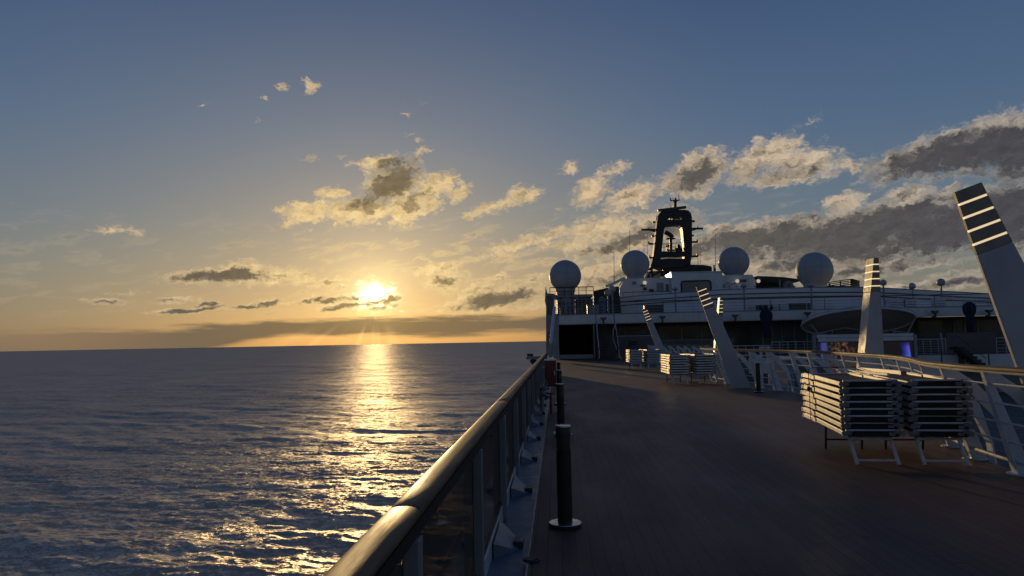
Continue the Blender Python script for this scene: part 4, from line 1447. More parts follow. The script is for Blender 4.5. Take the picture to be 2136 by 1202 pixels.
# ---- folded blue parasols by the well
def parasol(px, Y, prof, label):
    c = at(px, 700, Y)
    o = thing('folded_parasol', (c.x, Y, 0), label, 'parasol')
    s = Y / F
    pr = [(w * s, at(px, y, Y).z) for y, w in prof]
    m_ = MB()
    n = 28
    vs, fs = [], []
    for r_, z in pr:
        for k in range(n):
            a = 2 * math.pi * k / n
            f = 1 + .16 * math.cos(7 * a)
            vs.append((c.x + r_ * f * math.cos(a), Y + r_ * f * math.sin(a), z))
    for i_ in range(len(pr) - 1):
        for k in range(n):
            fs.append((i_ * n + k, i_ * n + (k + 1) % n, (i_ + 1) * n + (k + 1) % n, (i_ + 1) * n + k))
    fs += [tuple(range(n)), tuple((len(pr) - 1) * n + k for k in range(n))]
    m_.add(vs, fs)
    m_.build('cover', BLUECLOTH, o, smooth=60)
    MB().tube((c.x, Y, 0), (c.x, Y, pr[-1][1]), .04).build('pole', DARK, o, smooth=True)
    MB().box(c.x - .4, c.x + .4, Y - .4, Y + .4, 0.002, .09).build('base', DARK, o, bevel=.02)
    return o, c


o_, c_ = parasol(1600, 62.5, [(637, .8), (640, 2.5), (646, 4.5), (648, 7), (652, 10.5), (660, 11.5), (668, 10), (680, 8.5), (705, 7)], 'dark blue folded parasol with a pointed tip left of the oval canopy')
for s in (-1, 1):
    MB().path([(c_.x + s * .30, 62.4, 4.0), (c_.x + s * .50, 62.4, 4.15), (c_.x + s * .47, 62.4, 4.45)], [.16, .12, .02], 8).build('cover_flap', BLUECLOTH, o_, smooth=True)
o_, c_ = parasol(2026, 62.5, [(630, 4), (634, 8.5), (642, 11), (652, 10), (661, 6.5), (676, 6), (696, 6)], 'dark blue folded parasol with a blunt top beside the biggest louvred pillar')

# ---- railing and gear along the upper deck edge
ur = thing('upper_railing', (20, YF + .6, UPZ), 'thin dark railing along the white upper deck edge', 'railing')
for z in (.28, .55, .82):
    MB().tube((XL + .3, YF + .6, UPZ + z), (43, YF + .6, UPZ + z), .016, n=6).build('rail_wire', GREYPAINT, ur)
MB().tube((XL + .3, YF + .6, UPZ + 1.12), (43, YF + .6, UPZ + 1.12), .04, n=8).build('top_rail', DARK, ur)
MB().box(XL + .3, 43, YF + .57, YF + .63, UPZ - .03, UPZ + .10).build('toe_board', DARK, ur)
for k in range(27):
    x = XL + .3 + k * 1.58
    MB().tube((x, YF + .6, UPZ), (x, YF + .6, UPZ + 1.12), .025, n=6).build('post', WHITE2 if k % 3 else DARK, ur)

lk = [(1225, 1250, 634, 655, 'grey locker box behind the port end of the upper railing', GREYPAINT), (1345, 1384, 633, 651, 'wide grey slatted locker behind the upper railing left of the leaning pillar', PANELG),
      (1560, 1576, 628, 641, 'small white locker behind the upper railing, left of the first parasol', WHITE), (1578, 1602, 628, 641, 'grey slatted locker behind the tip of the first blue parasol', PANELG),
      (1610, 1622, 627, 641, 'narrow pale locker right of the first blue parasol', WHITE), (1629, 1642, 626, 641, 'pale locker with a dark post beside it on the upper deck', WHITE),
      (1650, 1690, 626, 641, 'long grey slatted locker left of the lamp post near the canopy', PANELG), (1856, 1884, 622, 640, 'stack of white crates on the upper deck right of the sunlit pillar', WHITE2),
      (1890, 1912, 622, 641, 'white slatted crate on the upper deck above the canopy rim', WHITE), (1952, 1972, 622, 642, 'pale crate on the upper deck beside the big globe lamp', WHITE)]
for (a, b, t_, bo, lab, m_) in lk:
    o = pth('deck_locker', (a + b) / 2, bo, YF + 2.5, lab, 'locker')
    c = at((a + b) / 2, (t_ + bo) / 2, YF + 2.5)
    w = (b - a) * (YF + 2.5) / F / 2
    zt = UPZ + (bo - t_) * (YF + 2.5) / F
    MB().box(c.x - w, c.x + w, YF + 2.5, YF + 3.3, UPZ, zt).build('box', m_, o, bevel=.02)
    for k in range(3):
        z = UPZ + (zt - UPZ) * (k + 1) / 4
        MB().box(c.x - w + .04, c.x + w - .04, YF + 2.47, YF + 2.497, z - .04, z + .02).build('slat', DARK if m_ is PANELG else GREYPAINT, o)
    MB().box(c.x - w - .03, c.x + w + .03, YF + 2.47, YF + 3.33, zt + .003, zt + .05).build('lid', m_, o)

# bent white pipe frames at the right
for (a, b, lab) in ((2008, 2031, 'bright bent white pipe frame on the upper deck by the right parasol'), (2035, 2063, 'second bent white pipe frame, nearer the biggest louvred pillar')):
    o = pth('pipe_frame', (a + b) / 2, 642, YF + 1.2, lab, 'pipe frame')
    p0, p1 = at(a, 641, YF + 1.2), at(a, 626, YF + 1.2)
    p2, p3 = at(b, 628, YF + 1.2), at(b, 641, YF + 1.2)
    MB().path([p0, p1, p2], .055, 8).build('pipe', WHITE2, o, smooth=True)
    MB().path([p2 + Vector((-.05, .1, 0)), p2 + Vector((0, .1, -.9))], .04, 8).build('leg', GREYPAINT, o, smooth=True)

# floodlights hung on the upper deck edge
for px, py, lab in ((1259, 667, 'dark floodlight on the white deck edge above the black opening'), (1382, 664, 'dark floodlight on the white deck edge between the two left leaning pillars'),
                    (1534, 661, 'dark floodlight on the white deck edge right of the middle leaning pillar'), (1685, 656, 'dark floodlight on the white deck edge at the left tip of the canopy'),
                    (1951, 653, 'dark floodlight on the white deck edge right of the canopy'), (2064, 651, 'dark floodlight on the white deck edge right of the blunt parasol')):
    c = at(px, py, YF - .6)
    o = thing('floodlight', (c.x, YF - .2, c.z), lab, 'floodlight', 'floodlights along the upper deck edge')
    MB().prism([(c.x - .30, c.z + .20), (c.x - .12, c.z - .05), (c.x + .12, c.z - .05), (c.x + .30, c.z + .20)], YF - .75, YF - .35).build('lamp_housing', DARK, o, bevel=.02)
    MB().prism([(c.x - .22, c.z + .16), (c.x - .09, c.z + .0), (c.x + .09, c.z + .0), (c.x + .22, c.z + .16)], YF - .765, YF - .752).build('lamp_glass', GLASSD, o)
    MB().box(c.x - .07, c.x + .07, YF - .62, YF - .48, c.z - .42, c.z - .055).build('stem', DARK, o)
    MB().bar((c.x, YF - .55, c.z - .38), (c.x, YF - .01, c.z - .30), .08, .10).build('bracket', DARK, o)
for px, py, lab in ((1316, 667, 'round grey speaker on the white deck edge left of the far leaning pillar'), (1988, 653, 'round grey speaker on the white deck edge left of the blunt parasol')):
    c = at(px, py, YF)
    o = thing('wall_speaker', (c.x, YF, c.z), lab, 'speaker')
    r_ = MB().lathe([(.15, 0), (.15, .04), (.10, .06)], (0, 0, 0), 20).build('speaker_ring', GREYPAINT, o, smooth=True)
    r_.matrix_local = Matrix.Translation((0, -.005, 0)) @ Matrix.Rotation(R(90), 4, 'X')
    r_ = MB().lathe([(.10, 0), (.06, .01)], (0, 0, 0), 20).build('speaker_cone', DARK, o, smooth=True)
    r_.matrix_local = Matrix.Translation((0, -.075, 0)) @ Matrix.Rotation(R(90), 4, 'X')

# lamp posts of the upper deck
def lamp_post(px, ytop, ybase, Y, r_, label, globe=True):
    t = at(px, ytop, Y)
    zb = UPZ
    o = thing('lamp_post', (t.x, Y, zb), label, 'lamp post', 'lamp posts on the upper deck')
    zc = t.z - r_
    MB().tube((t.x, Y, zb), (t.x, Y, zc - r_ * .6), .085, .075, 10).build('pole', GREYPAINT, o, smooth=True)
    MB().lathe([(.09, 0), (r_ * .95, .10), (r_ * 1.05, .16), (.06, .20)], (t.x, Y, zc - r_ * .9), 20).build('lamp_cup', GREYPAINT, o, smooth=True)
    if globe:
        MB().ball((t.x, Y, zc), r_, 22, 12).build('globe', DOME, o, smooth=True)
    else:
        MB().ball((t.x, Y, zc - r_ * .4), r_ * .92, 22, 8, 0, 90).build('bowl', DOME, o, smooth=True)


lamp_post(1408, 595, 650, YF + 1.5, .27, 'lamp post on the upper deck below the wide window', False)
lamp_post(1551, 588, 648, YF + 1.5, .30, 'lamp post on the upper deck below the third dome', False)
lamp_post(1691, 587, 645, YF + 1.5, .30, 'lamp post on the upper deck in front of the rightmost dome', False)
lamp_post(1842, 583, 640, YF + 4, .30, 'globe lamp post half hidden by the upright sunlit pillar')
lamp_post(1902, 590, 640, YF + 7, .33, 'globe lamp showing just above the white parapet right of the pillar')
lamp_post(1962, 581, 640, YF + 3, .36, 'tall globe lamp post at the right, highest above the white parapet')
lamp_post(1277, 596, 650, YF + 4, .34, 'white globe lamp post left of the white deckhouse, the higher of two')
lamp_post(1268, 604, 650, YF + 3, .34, 'white globe lamp post left of the white deckhouse, the lower of two')

# ---- curved parapet of the observation deck
op = thing('parapet_wall', (22, 74, UPZ), 'long curved white parapet wall stretching behind the upper deck railing', 'wall')
ctl = [(1294, 622), (1330, 618.5), (1400, 613.5), (1460, 609), (1504, 606), (1600, 603), (1700, 601), (1803, 600.5), (1880, 604), (1950, 608), (2010, 611), (2071, 614.5), (2200, 621)]
ptsw = []
for px, py in ctl:
    u = (px - 1690) / 420.0
    Y = 70.5 + 5.5 * u * u
    p = at(px, py, Y)
    ptsw.append(p)
wv, wf = [], []
for p in ptsw:
    wv += [(p.x, p.y, UPZ - .03), (p.x, p.y, p.z), (p.x, p.y + .25, p.z), (p.x, p.y + .25, UPZ - .03)]
for i_ in range(len(ptsw) - 1):
    for k in range(3):
        wf.append((i_ * 4 + k, i_ * 4 + k + 1, i_ * 4 + 4 + k + 1, i_ * 4 + 4 + k))
m_ = MB(); m_.add(wv, wf); m_.build('wall', WHITE, op)
for dz, rr in ((-.42, .045), (-.80, .045)):
    MB().path([(p.x, p.y - .06, p.z + dz) for p in ptsw], rr, 6).build('groove_rail', DARK, op)
MB().path([(p.x, p.y + .12, p.z + .05) for p in ptsw], .07, 6).build('cap', GREYPAINT, op)
MB().box(XL + 3, 43, 84, 96, UPZ, UPZ + .9).build('inner_deck', GREYPAINT, op)

# ---- deckhouses on top
YT = 78.0
dh = thing('deckhouse', at(1440, 612, YT), 'white deckhouse with a wide rounded window below the dark mast', 'deckhouse')
low_z = UPZ + .2
z1 = at(1345, 580, YT).z
pl_ = [(at(1294, 580, YT).x, low_z), (at(1292, 612, YT).x, at(1292, 604, YT).z), (at(1303, 580, YT).x, z1), (at(1398, 580, YT).x, z1), (at(1398, 580, YT).x, low_z)]
MB().prism(pl_, YT, YT + 9).build('side_house', WHITE, dh, bevel=.04)
xh0, xh1, zt_ = at(1398.5, 590, YT).x, at(1504, 590, YT).x, at(1450, 570, YT).z
MB().box(xh0, xh1, YT - .8, YT + 9, low_z, zt_).build('main_house', WHITE, dh, bevel=.05)
MB().box(xh0 - .05, xh1 + .05, YT - .86, YT + 9, zt_ + .003, zt_ + .10).build('roof_edge', WHITE, dh)
# wide window
wx = at(1452, 598, YT - .8)
wxa, wxb, wza, wzb = at(1421, 598, YT - .8).x, at(1483, 598, YT - .8).x, at(1452, 613, YT - .8).z, at(1452, 586, YT - .8).z


def rrect(xa, xb, za, zb, r_, n=6):
    pts = []
    for cx_, cz_, a0 in ((xb - r_, zb - r_, 0), (xa + r_, zb - r_, 90), (xa + r_, za + r_, 180), (xb - r_, za + r_, 270)):
        for k in range(n + 1):
            a = R(a0 + 90 * k / n)
            pts.append((cx_ + r_ * math.cos(a), cz_ + r_ * math.sin(a)))
    return pts


rr = rrect(wxa, wxb, wza, wzb, .28)
MB().prism(rr, YT - .83, YT - .804).build('blind', BEIGE, dh)
fw = MB().path([(x, YT - .85, z) for x, z in rr], .07, 6, True).build('window_frame', BLACK, dh)
for f_ in (.34, .68):
    x = wxa + (wxb - wxa) * f_
    MB().box(x - .03, x + .03, YT - .845, YT - .832, wza + .05, wzb - .05).build('window_bar', GREYPAINT, fw)
pbox(MB(), 1319, 587.5, 1327, 594, YT - .06, .055).build('vent', GREYPAINT, dh)
pbox(MB(), 1370, 590, 1384, 608, YT - .06, .055).build('door', GREYPAINT, dh)
pbox(MB(), 1389, 593, 1395, 608, YT - .06, .055).build('side_door', CABIN, dh)
pbox(MB(), 1354, 603, 1364, 609, YT - .12, .115).build('red_box', RED, dh)
pbox(MB(), 1336, 594, 1346, 597, YT - .12, .115).build('cable_tray', DARK, dh)
pbox(MB(), 1342, 600, 1349, 605, YT - .2, .19).build('fitting', DARK, dh)
zr = at(1345, 609, YT - 1.2).z
MB().tube((at(1300, 609, YT - 1.2).x, YT - 1.2, zr), (at(1397, 609, YT - 1.2).x, YT - 1.2, zr), .035).build('walk_rail', DARK, dh)
for px in (1300, 1320, 1340, 1360, 1380, 1396):
    x = at(px, 609, YT - 1.2).x
    MB().tube((x, YT - 1.2, UPZ), (x, YT - 1.2, zr), .03).build('walk_post', GREYPAINT, dh)

d2 = thing('wheelhouse_block', at(1540, 600, YT), 'smaller white deckhouse with a sloped right corner below the third dome', 'deckhouse')
za_, zb_ = at(1540, 574, YT).z, UPZ + .2
MB().prism([(at(1504.5, 590, YT).x + .05, zb_), (at(1504.5, 590, YT).x + .05, za_), (at(1569, 590, YT).x, za_), (at(1576, 590, YT).x, at(1576, 586, YT).z), (at(1574, 590, YT).x, zb_)], YT - .2, YT + 7).build('house', WHITE, d2, bevel=.04)
pbox(MB(), 1541, 583, 1557, 589, YT - .26, .055).build('dark_window', CABIN, d2)
for px, py in ((1519, 590), (1527, 593), (1521, 597), (1533, 591), (1537, 597), (1524, 601)):
    pbox(MB(), px - 1.6, py - 1.3, px + 1.6, py + 1.3, YT - .32, .11).build('fitting', GREYPAINT, d2)
MB().ball(at(1511, 596, YT - .4), .22, 12, 8).build('dome_fitting', DOME, d2)
for px, py, Y, lab in ((1345, 590, YT - .35, 'round pale wall lamp on the white deckhouse left of the wide window'), (1538, 586.5, YT - .6, 'round pale lamp on the smaller deckhouse, left of the pair'), (1582, 586.5, YT - .6, 'round pale lamp on the sloped corner, right of the pair')):
    c = at(px, py, Y)
    o = thing('globe_lamp', c, lab, 'lamp', 'globe lamps on the deckhouses')
    MB().ball(c, .20, 20, 12).build('globe', GLOBE, o, smooth=True)
    MB().tube(c + Vector((0, .12, -.05)), c + Vector((-.25 if px == 1582 else 0, .6, -.2)), .06).build('arm', GREYPAINT, o)

# slanted sunlit boom left of the deckhouse
bm_ = thing('slanted_boom', at(1285, 590, YT), 'bright slanted boom rising to the white deckhouse at its left end', 'boom')
MB().bar(at(1270, 596.5, YT - 3), at(1302, 580.5, YT - 1), .30, .22).build('boom', CREAM, bm_, bevel=.02)
MB().bar(at(1262, 598, YT - 3), at(1276, 594, YT - 3), .4, .2).build('hook', CREAM, bm_)
MB().bar(at(1292, 596, YT - 1), at(1301, 583, YT - 1), .12, .12).build('stay', GREYPAINT, bm_)
MB().add([at(1240, 608, YT + 1), at(1262, 602, YT + 1), at(1296, 598, YT + 1), at(1300, 618, YT + 1), at(1240, 618, YT + 1)], [(0, 1, 2, 3, 4)]).build('dark_hull_cover', BLACK, bm_) if False else None
cv = thing('covered_boat', at(1270, 612, YT + 1), 'dark covered shape behind the globe lamps left of the deckhouse', 'cover')
MB().prism([xz(1238, 607, YT - 4), xz(1262, 601.5, YT - 4), xz(1291, 597, YT - 4), xz(1297, 662, YT - 4), xz(1238, 662, YT - 4)], YT - 4, YT - 3.7).build('cover', BLACK, cv, bevel=.05)

# ---- radomes
for px, py, rpx, Y, ped, lab in ((1179, 576, 33.3, 70, 607, 'leftmost of the four grey domes, beside the sea'), (1324.5, 552, 29.8, YT + 2, 580, 'second grey dome from the left, just left of the dark mast'),
                                 (1530.5, 547, 31.2, YT + 2, 575, 'grey dome right of the dark mast above the smaller deckhouse'), (1698.5, 564, 36.5, 74, 594, 'rightmost and biggest grey dome, beside the slatted pergola')):
    c = at(px, py, Y)
    r_ = rpx * Y / F
    o = thing('radar_dome', (c.x, c.y, c.z - r_ * 1.05), lab, 'dome', 'satellite domes on top of the ship')
    a0 = -52
    prof = []
    for i_ in range(25):
        a = R(a0 + (90 - a0) * i_ / 24)
        prof.append((max(r_ * math.cos(a), .002), r_ * math.sin(a)))
    prof = [(r_ * .60, -r_ * 1.0)] + prof
    MB().lathe(prof, c, 40).build('dome', DOME, o, smooth=50)
    MB().lathe([(r_ * .605, r_ * math.sin(R(a0)) - .03), (r_ * .625, r_ * math.sin(R(a0)) + .0), (r_ * .605, r_ * math.sin(R(a0)) + .04)], c, 40, cap=False).build('seam_ring', GREYPAINT, o, smooth=True)
    zb = UPZ
    MB().lathe([(r_ * .56, zb - c.z), (r_ * .56, -r_ * .99)], c, 28).build('pedestal', GREYPAINT, o, smooth=True)
    for q in range(7):
        b_ = 2 * math.pi * q / 7 + .3
        MB().path([(c.x + r_ * 1.001 * math.cos(t) * math.cos(b_), c.y + r_ * 1.001 * math.cos(t) * math.sin(b_), c.z + r_ * 1.001 * math.sin(t)) for t in [R(a0 + (88 - a0) * k / 16) for k in range(17)]], .011, 5).build('panel_seam', GREYPAINT, o)
    MB().path([(c.x + r_ * 1.002 * math.cos(t) * math.cos(.10), c.y + r_ * 1.002 * math.sin(t) * math.cos(.10), c.z + r_ * .10) for t in [2 * math.pi * k / 40 for k in range(40)]], .012, 5, True).build('belt_seam', GREYPAINT, o)

# platform rails and gear under the first dome
rail_thing('platform_railing', 'dark railing round the platform of the leftmost dome', at(1147, 612, 69), at(1238, 612, 69), at(1190, 620, 69).z, .95, 6, 2, DARK, .03)
pf_ = thing('dome_platform', at(1190, 620, 70), 'dark raised platform carrying the leftmost dome', 'platform')
zp = at(1190, 616, 70).z
MB().box(at(1144, 612, 69).x, at(1236, 612, 69).x, 69, 73, zp - .25, zp).build('platform', GREYPAINT, pf_, bevel=.02)
for px in (1150, 1190, 1228):
    x = at(px, 612, 69.3).x
    MB().box(x - .15, x + .15, 69.3, 69.6, UPZ, zp - .255).build('leg', DARK, pf_)
MB().box(at(1200, 612, 72).x, at(1236, 612, 72).x, 72.2, 72.6, UPZ, zp - .26).build('back_panel', CABIN, pf_)
rail_thing('wing_railing', 'closely barred pale railing at the port end of the upper deck', at(1164, 655, YF + .2), at(1240, 655, YF + .2), UPZ + .05, 1.35, 9, 6, GREYPAINT, .03)
bx = thing('gear_box', at(1183, 648, YF + 2), 'dark equipment box behind the port end of the upper railing', 'box')
pbox(MB(), 1168, 641, 1177, 658, YF + 1.6, 1).build('box', BLACK, bx, bevel=.02)
pbox(MB(), 1184, 640, 1199, 657, YF + 1.6, 1).build('box', PANELG, bx, bevel=.02)
bl = thing('blue_tank', at(1256, 640, YF + 3), 'blue grey drum on the upper deck below the lower globe lamp', 'drum')
c = at(1256, 632, YF + 3)
MB().lathe([(.30, UPZ - c.z), (.36, -.7), (.36, .35), (.25, .45)], c, 20).build('drum', mat('drum_blue_paint', (.10, .13, .20), .5), bl, smooth=True)
MB().lathe([(.2, .455), (.2, .55), (.08, .58)], c, 16).build('drum_cap', GREYPAINT, bl, smooth=True)

# ---- dark awning and slatted pergola at the right
aw = thing('dark_awning', at(1620, 600, YT), 'low black curved awning between the third dome and the rightmost dome', 'awning')
prof_ = [xz(1574, 577.5, YT), xz(1600, 578.5, YT), xz(1630, 580, YT), xz(1668, 585, YT), xz(1668, 587.5, YT), xz(1576, 581, YT)]
MB().prism(prof_, YT - 1, YT + 6).build('awning_roof', BLACK, aw)
MB().prism([xz(1572, 580, YT), xz(1668, 587, YT), xz(1668, 602, YT), xz(1572, 602, YT)], YT + 5, YT + 5.2).build('back_curtain', BLACK, aw)
pbox(MB(), 1625.5, 580, 1628.5, 601, YT - .8, .15).build('post', GREYPAINT, aw)
MB().tube(at(1572, 597.5, YT - 1), at(1660, 597.5, YT - 1), .04).build('rail', DARK, aw)
hs = thing('small_hut', at(1645, 596, YT - 2), 'small grey hut with a sloped roof at the foot of the rightmost dome', 'hut')
MB().prism([xz(1641, 602, YT - 2), xz(1641, 589, YT - 2), xz(1646, 586, YT - 2), xz(1653, 590, YT - 2), xz(1660, 602, YT - 2)], YT - 2, YT - .5).build('hut', GREYPAINT, hs, bevel=.02)
pbox(MB(), 1644, 591, 1649, 600, YT - 2.06, .05).build('hut_window', GLASSD, hs)
pg = thing('slatted_pergola', at(1765, 598, 75), 'dark slatted pergola with bright gaps right of the rightmost dome', 'pergola')
for k in range(5):
    a = at(1686, 598 + k * 3.2 - 2, 75); b = at(1775, 582.5 + k * 3.6, 75)
    MB().bar(a, b, .35, .09).build('slat', BLACK, pg)
    MB().bar(b, at(1790, 587 + k * 3.0, 77), .35, .09).build('end_slat', BLACK, pg)
for px, t_ in ((1705, 596), (1730, 591), (1752, 587), (1774, 582), (1790, 586)):
    MB().bar(at(px, t_, 75 if px < 1780 else 77), at(px + 1, 604, 75 if px < 1780 else 77), .14, .14).build('post', BLACK, pg)
MB().bar(at(1686, 600, 75.5), at(1776, 602, 75.5), .3, .5).build('base_beam', BLACK, pg)

# ---- the mast
YM = 84.0
ms = thing('radar_mast', at(1410, 560, YM), 'big black ring shaped radar mast with cross arms on top of the ship', 'mast')


def P(px, py):
    return xz(px, py, YM)


outer = [P(1357, 556), P(1363, 535), P(1366.5, 505), P(1369, 478), P(1372.5, 452), P(1376, 444), P(1382, 439), P(1390, 437.5), P(1428, 437.5), P(1436, 439), P(1441, 444), P(1443.5, 452), P(1444, 500), P(1443.5, 530), P(1440, 552)]
inner = [P(1380.5, 523.5), P(1385.5, 478), P(1388, 473), P(1393, 470.5), P(1412, 470), P(1418, 470.5), P(1422, 474), P(1424, 480), P(1427.5, 522)]
# frame as strips between outer and inner outlines
legl = [P(1357, 556), P(1363, 535), P(1366.5, 505), P(1369, 478), P(1372.5, 452), P(1376, 444), P(1382, 439), P(1390, 437.5), P(1392, 470.5), P(1388, 473), P(1385.5, 478), P(1380.5, 523.5), P(1378, 541), P(1374, 556)]
legr = [P(1428, 437.5), P(1436, 439), P(1441, 444), P(1443.5, 452), P(1444, 500), P(1443.5, 530), P(1440, 553), P(1427.5, 553), P(1427.5, 522), P(1424, 480), P(1422, 474), P(1418, 470.5)]
MB().prism(legl, YM, YM + 1.6).build('leg', BLACK, ms, bevel=.03)
MB().prism(legr, YM, YM + 1.6).build('leg', BLACK, ms, bevel=.03)
arch = MB()
arch.prism([P(1390.05, 437.5), P(1427.95, 437.5), P(1427.2, 453.5), P(1421, 453.0), P(1390.3, 453.0)], YM + .02, YM + 1.58)
arch.prism([P(1390.3, 458.2), P(1421, 458.2), P(1427, 458), P(1418.05, 470.4), P(1412, 468.5), P(1392.05, 470.4)], YM + .02, YM + 1.58)
arch.prism([P(1398, 452.9), P(1399.5, 452.9), P(1399.5, 458.3), P(1398, 458.3)], YM + .1, YM + 1.5)
arch.prism([P(1404, 452.9), P(1406, 452.9), P(1406, 458.3), P(1404, 458.3)], YM + .1, YM + 1.5)
arch.build('arch', BLACK, ms)
MB().prism([P(1379, 524.2), P(1427.4, 524.2), P(1427.4, 533), P(1416, 535), P(1395, 534), P(1377.5, 536)], YM + .05, YM + 1.5).build('platform', BLACK, ms)
MB().prism([P(1374, 541), P(1396, 539), P(1427.4, 539.5), P(1441, 546), P(1441, 553), P(1430, 556), P(1387, 559), P(1380, 561), P(1370, 557), P(1362, 560), P(1356, 559)], YM + .1, YM + 2.5).build('skirt', BLACK, ms)
MB().prism([P(1387.5, 571), P(1387.5, 556), P(1392, 550), P(1470, 552), P(1484, 554.5), P(1487, 557), P(1487, 571)], YM + .4, YM + 4.5).build('funnel_base', BLACK, ms, bevel=.06)
for a, b, h, tip in ((1367, 1361, 464, 0), (1367, 1338, 479.5, -3), (1365, 1359, 493, 0), (1363, 1353, 509, -5), (1362, 1355, 538, -5), (1443, 1449, 462, 0), (1444, 1466, 477, -3), (1444, 1447, 492, 0), (1444, 1453.5, 505, -5), (1443, 1455, 535, -5)):
    ar = MB()
    ar.bar(at(a, h - (.6 if tip == 0 else 0), YM + .8), at(b, h, YM + .8), .28, .20)
    if tip == -5:
        ar.bar(at(b, h + 1, YM + .8), at(b - (1 if b < a else -1) * 0, h - 5, YM + .8), .18, .18)
    if tip == -3:
        ar.bar(at((a + b) / 2, h, YM + .8), at((a + b) / 2, h - 4.5, YM + .8), .12, .12)
        ar.bar(at(b, h, YM + .8), at(b, h - 3.5, YM + .8), .06, .06)
        ar.bar(at(b, h, YM + .8), at(b, h + 6, YM + .8), .05, .05)
        ar.bar(at(a, h + 4, YM + .8), at((a + b) / 2, h, YM + .8), .18, .14)
    ar.build('cross_arm', BLACK, ms)
MB().bar(at(1372, 439.5, YM + .3), at(1431, 432.5, YM + .3), .5, .28).build('radar_scanner', DARK, ms, bevel=.03)
tm = MB()
tm.bar(at(1408, 438, YM + .8), at(1408.3, 419, YM + .8), .32, .32)
tm.bar(at(1404, 420, YM + .8), at(1412, 420, YM + .8), .4, .24)
tm.bar(at(1398, 418.5, YM + .8), at(1417, 418, YM + .8), .14, .12)
tm.bar(at(1398, 418.5, YM + .8), at(1398, 413, YM + .8), .14, .14)
tm.bar(at(1408.5, 419, YM + .8), at(1408.5, 413.5, YM + .8), .22, .22)
tm.bar(at(1416.5, 419, YM + .8), at(1415.5, 406, YM + .8), .09, .09)
tm.bar(at(1399, 437, YM + .8), at(1399, 430, YM + .8), .1, .1)
tm.bar(at(1369.5, 460, YM + .8), at(1369.5, 450, YM + .8), .07, .07)
tm.build('top_mast', BLACK, ms)
im = MB()
im.bar(at(1399.5, 524, YM + .8), at(1399, 497, YM + .8), .30, .30)
im.lathe([(.55, 0), (.55, .10), (.2, .12)], at(1399, 499, YM + .8), 16)
im.build('inner_post', BLACK, ms)
MB().path([at(1387, 484.5, YM + .6), at(1393, 487, YM + .6), at(1400, 491.5, YM + .6), at(1402.5, 496, YM + .6)], .26, 8).build('inner_scanner', DARK, ms)
rl = MB()
rl.bar(at(1381, 509, YM + .4), at(1427, 506.5, YM + .4), .06, .06)
rl.bar(at(1380, 516, YM + .4), at(1427, 515, YM + .4), .05, .05)
for px in (1385, 1392, 1408, 1422):
    rl.bar(at(px, 508, YM + .4), at(px, 524, YM + .4), .06, .06)
rl.build('platform_rail', BLACK, ms)
eq = MB()
eq.ball(at(1392.5, 513, YM + .8), .22, 10, 8); eq.bar(at(1392.5, 514, YM + .8), at(1392.5, 524, YM + .8), .16, .16)
eq.ball(at(1416, 512, YM + .8), .16, 10, 8); eq.bar(at(1416, 513, YM + .8), at(1416, 524, YM + .8), .4, .4)
eq.bar(at(1408, 521, YM + .8), at(1423, 521, YM + .8), .3, .4)
eq.bar(at(1390, 522, YM + .8), at(1424, 522.5, YM + .8), .2, .16)
eq.build('equipment', BLACK, ms)
lit = thing('funnel_casing', at(1372, 570, YM + 4), 'sunlit cream casing with dark braces showing under the left foot of the mast', 'casing')
MB().prism([P(1349, 580), P(1358, 561), P(1387, 559), P(1387, 579)], YM + 3.2, YM + 5).build('casing', CREAM, lit)
for a, b in (((1360, 556), (1361, 580)), ((1362, 575), (1380, 564)), ((1350, 580), (1362, 558)), ((1382, 566), (1383, 580)), ((1353, 575), (1356, 582))):
    MB().bar(at(*a, YM + 3), at(*b, YM + 3), .14, .14).build('brace', BLACK, lit)

# ---- whip antennas and stays
for k, (px, y0, y1, Y, r_, lab) in enumerate([(1280.5, 519, 590, YT, .022, 'thin whip antenna left of the white deckhouse'), (1313, 480, 530, YT + 3, .020, 'tall thin whip antenna above the second dome'), (1492, 488, 566, YT + 4, .022, 'thin whip antenna between the mast and the third dome'),
                                            (1455.5, 485, 552, YM + 2, .016, 'hair thin wire aerial hanging right of the mast, the nearer of two'), (1460, 483, 549, YM + 2, .016, 'hair thin wire aerial hanging right of the mast, the farther out of two'), (1350, 486, 530, YM + 2, .016, 'hair thin wire aerial hanging left of the mast, the nearer of two'), (1343, 486, 535, YM + 2, .014, 'hair thin wire aerial hanging left of the mast, the farther out of two'),
                                            (1489.5, 553, 572, YM + 2, .10, 'short dark exhaust pipe right of the funnel base')]):
    a, b = at(px, y0, Y), at(px + .6, y1, Y)
    b = Vector((b.x, b.y, b.z))
    o = thing('whip_antenna' if k != 7 else 'exhaust_pipe', b, lab, 'antenna' if k != 7 else 'pipe')
    MB().tube(b, a, r_ * 1.3, r_ * .8, 6).build('rod', DARK, o)
    MB().tube(b, b + (a - b) * .10, r_ * 2.2, n=6).build('base_mount', DARK, o)


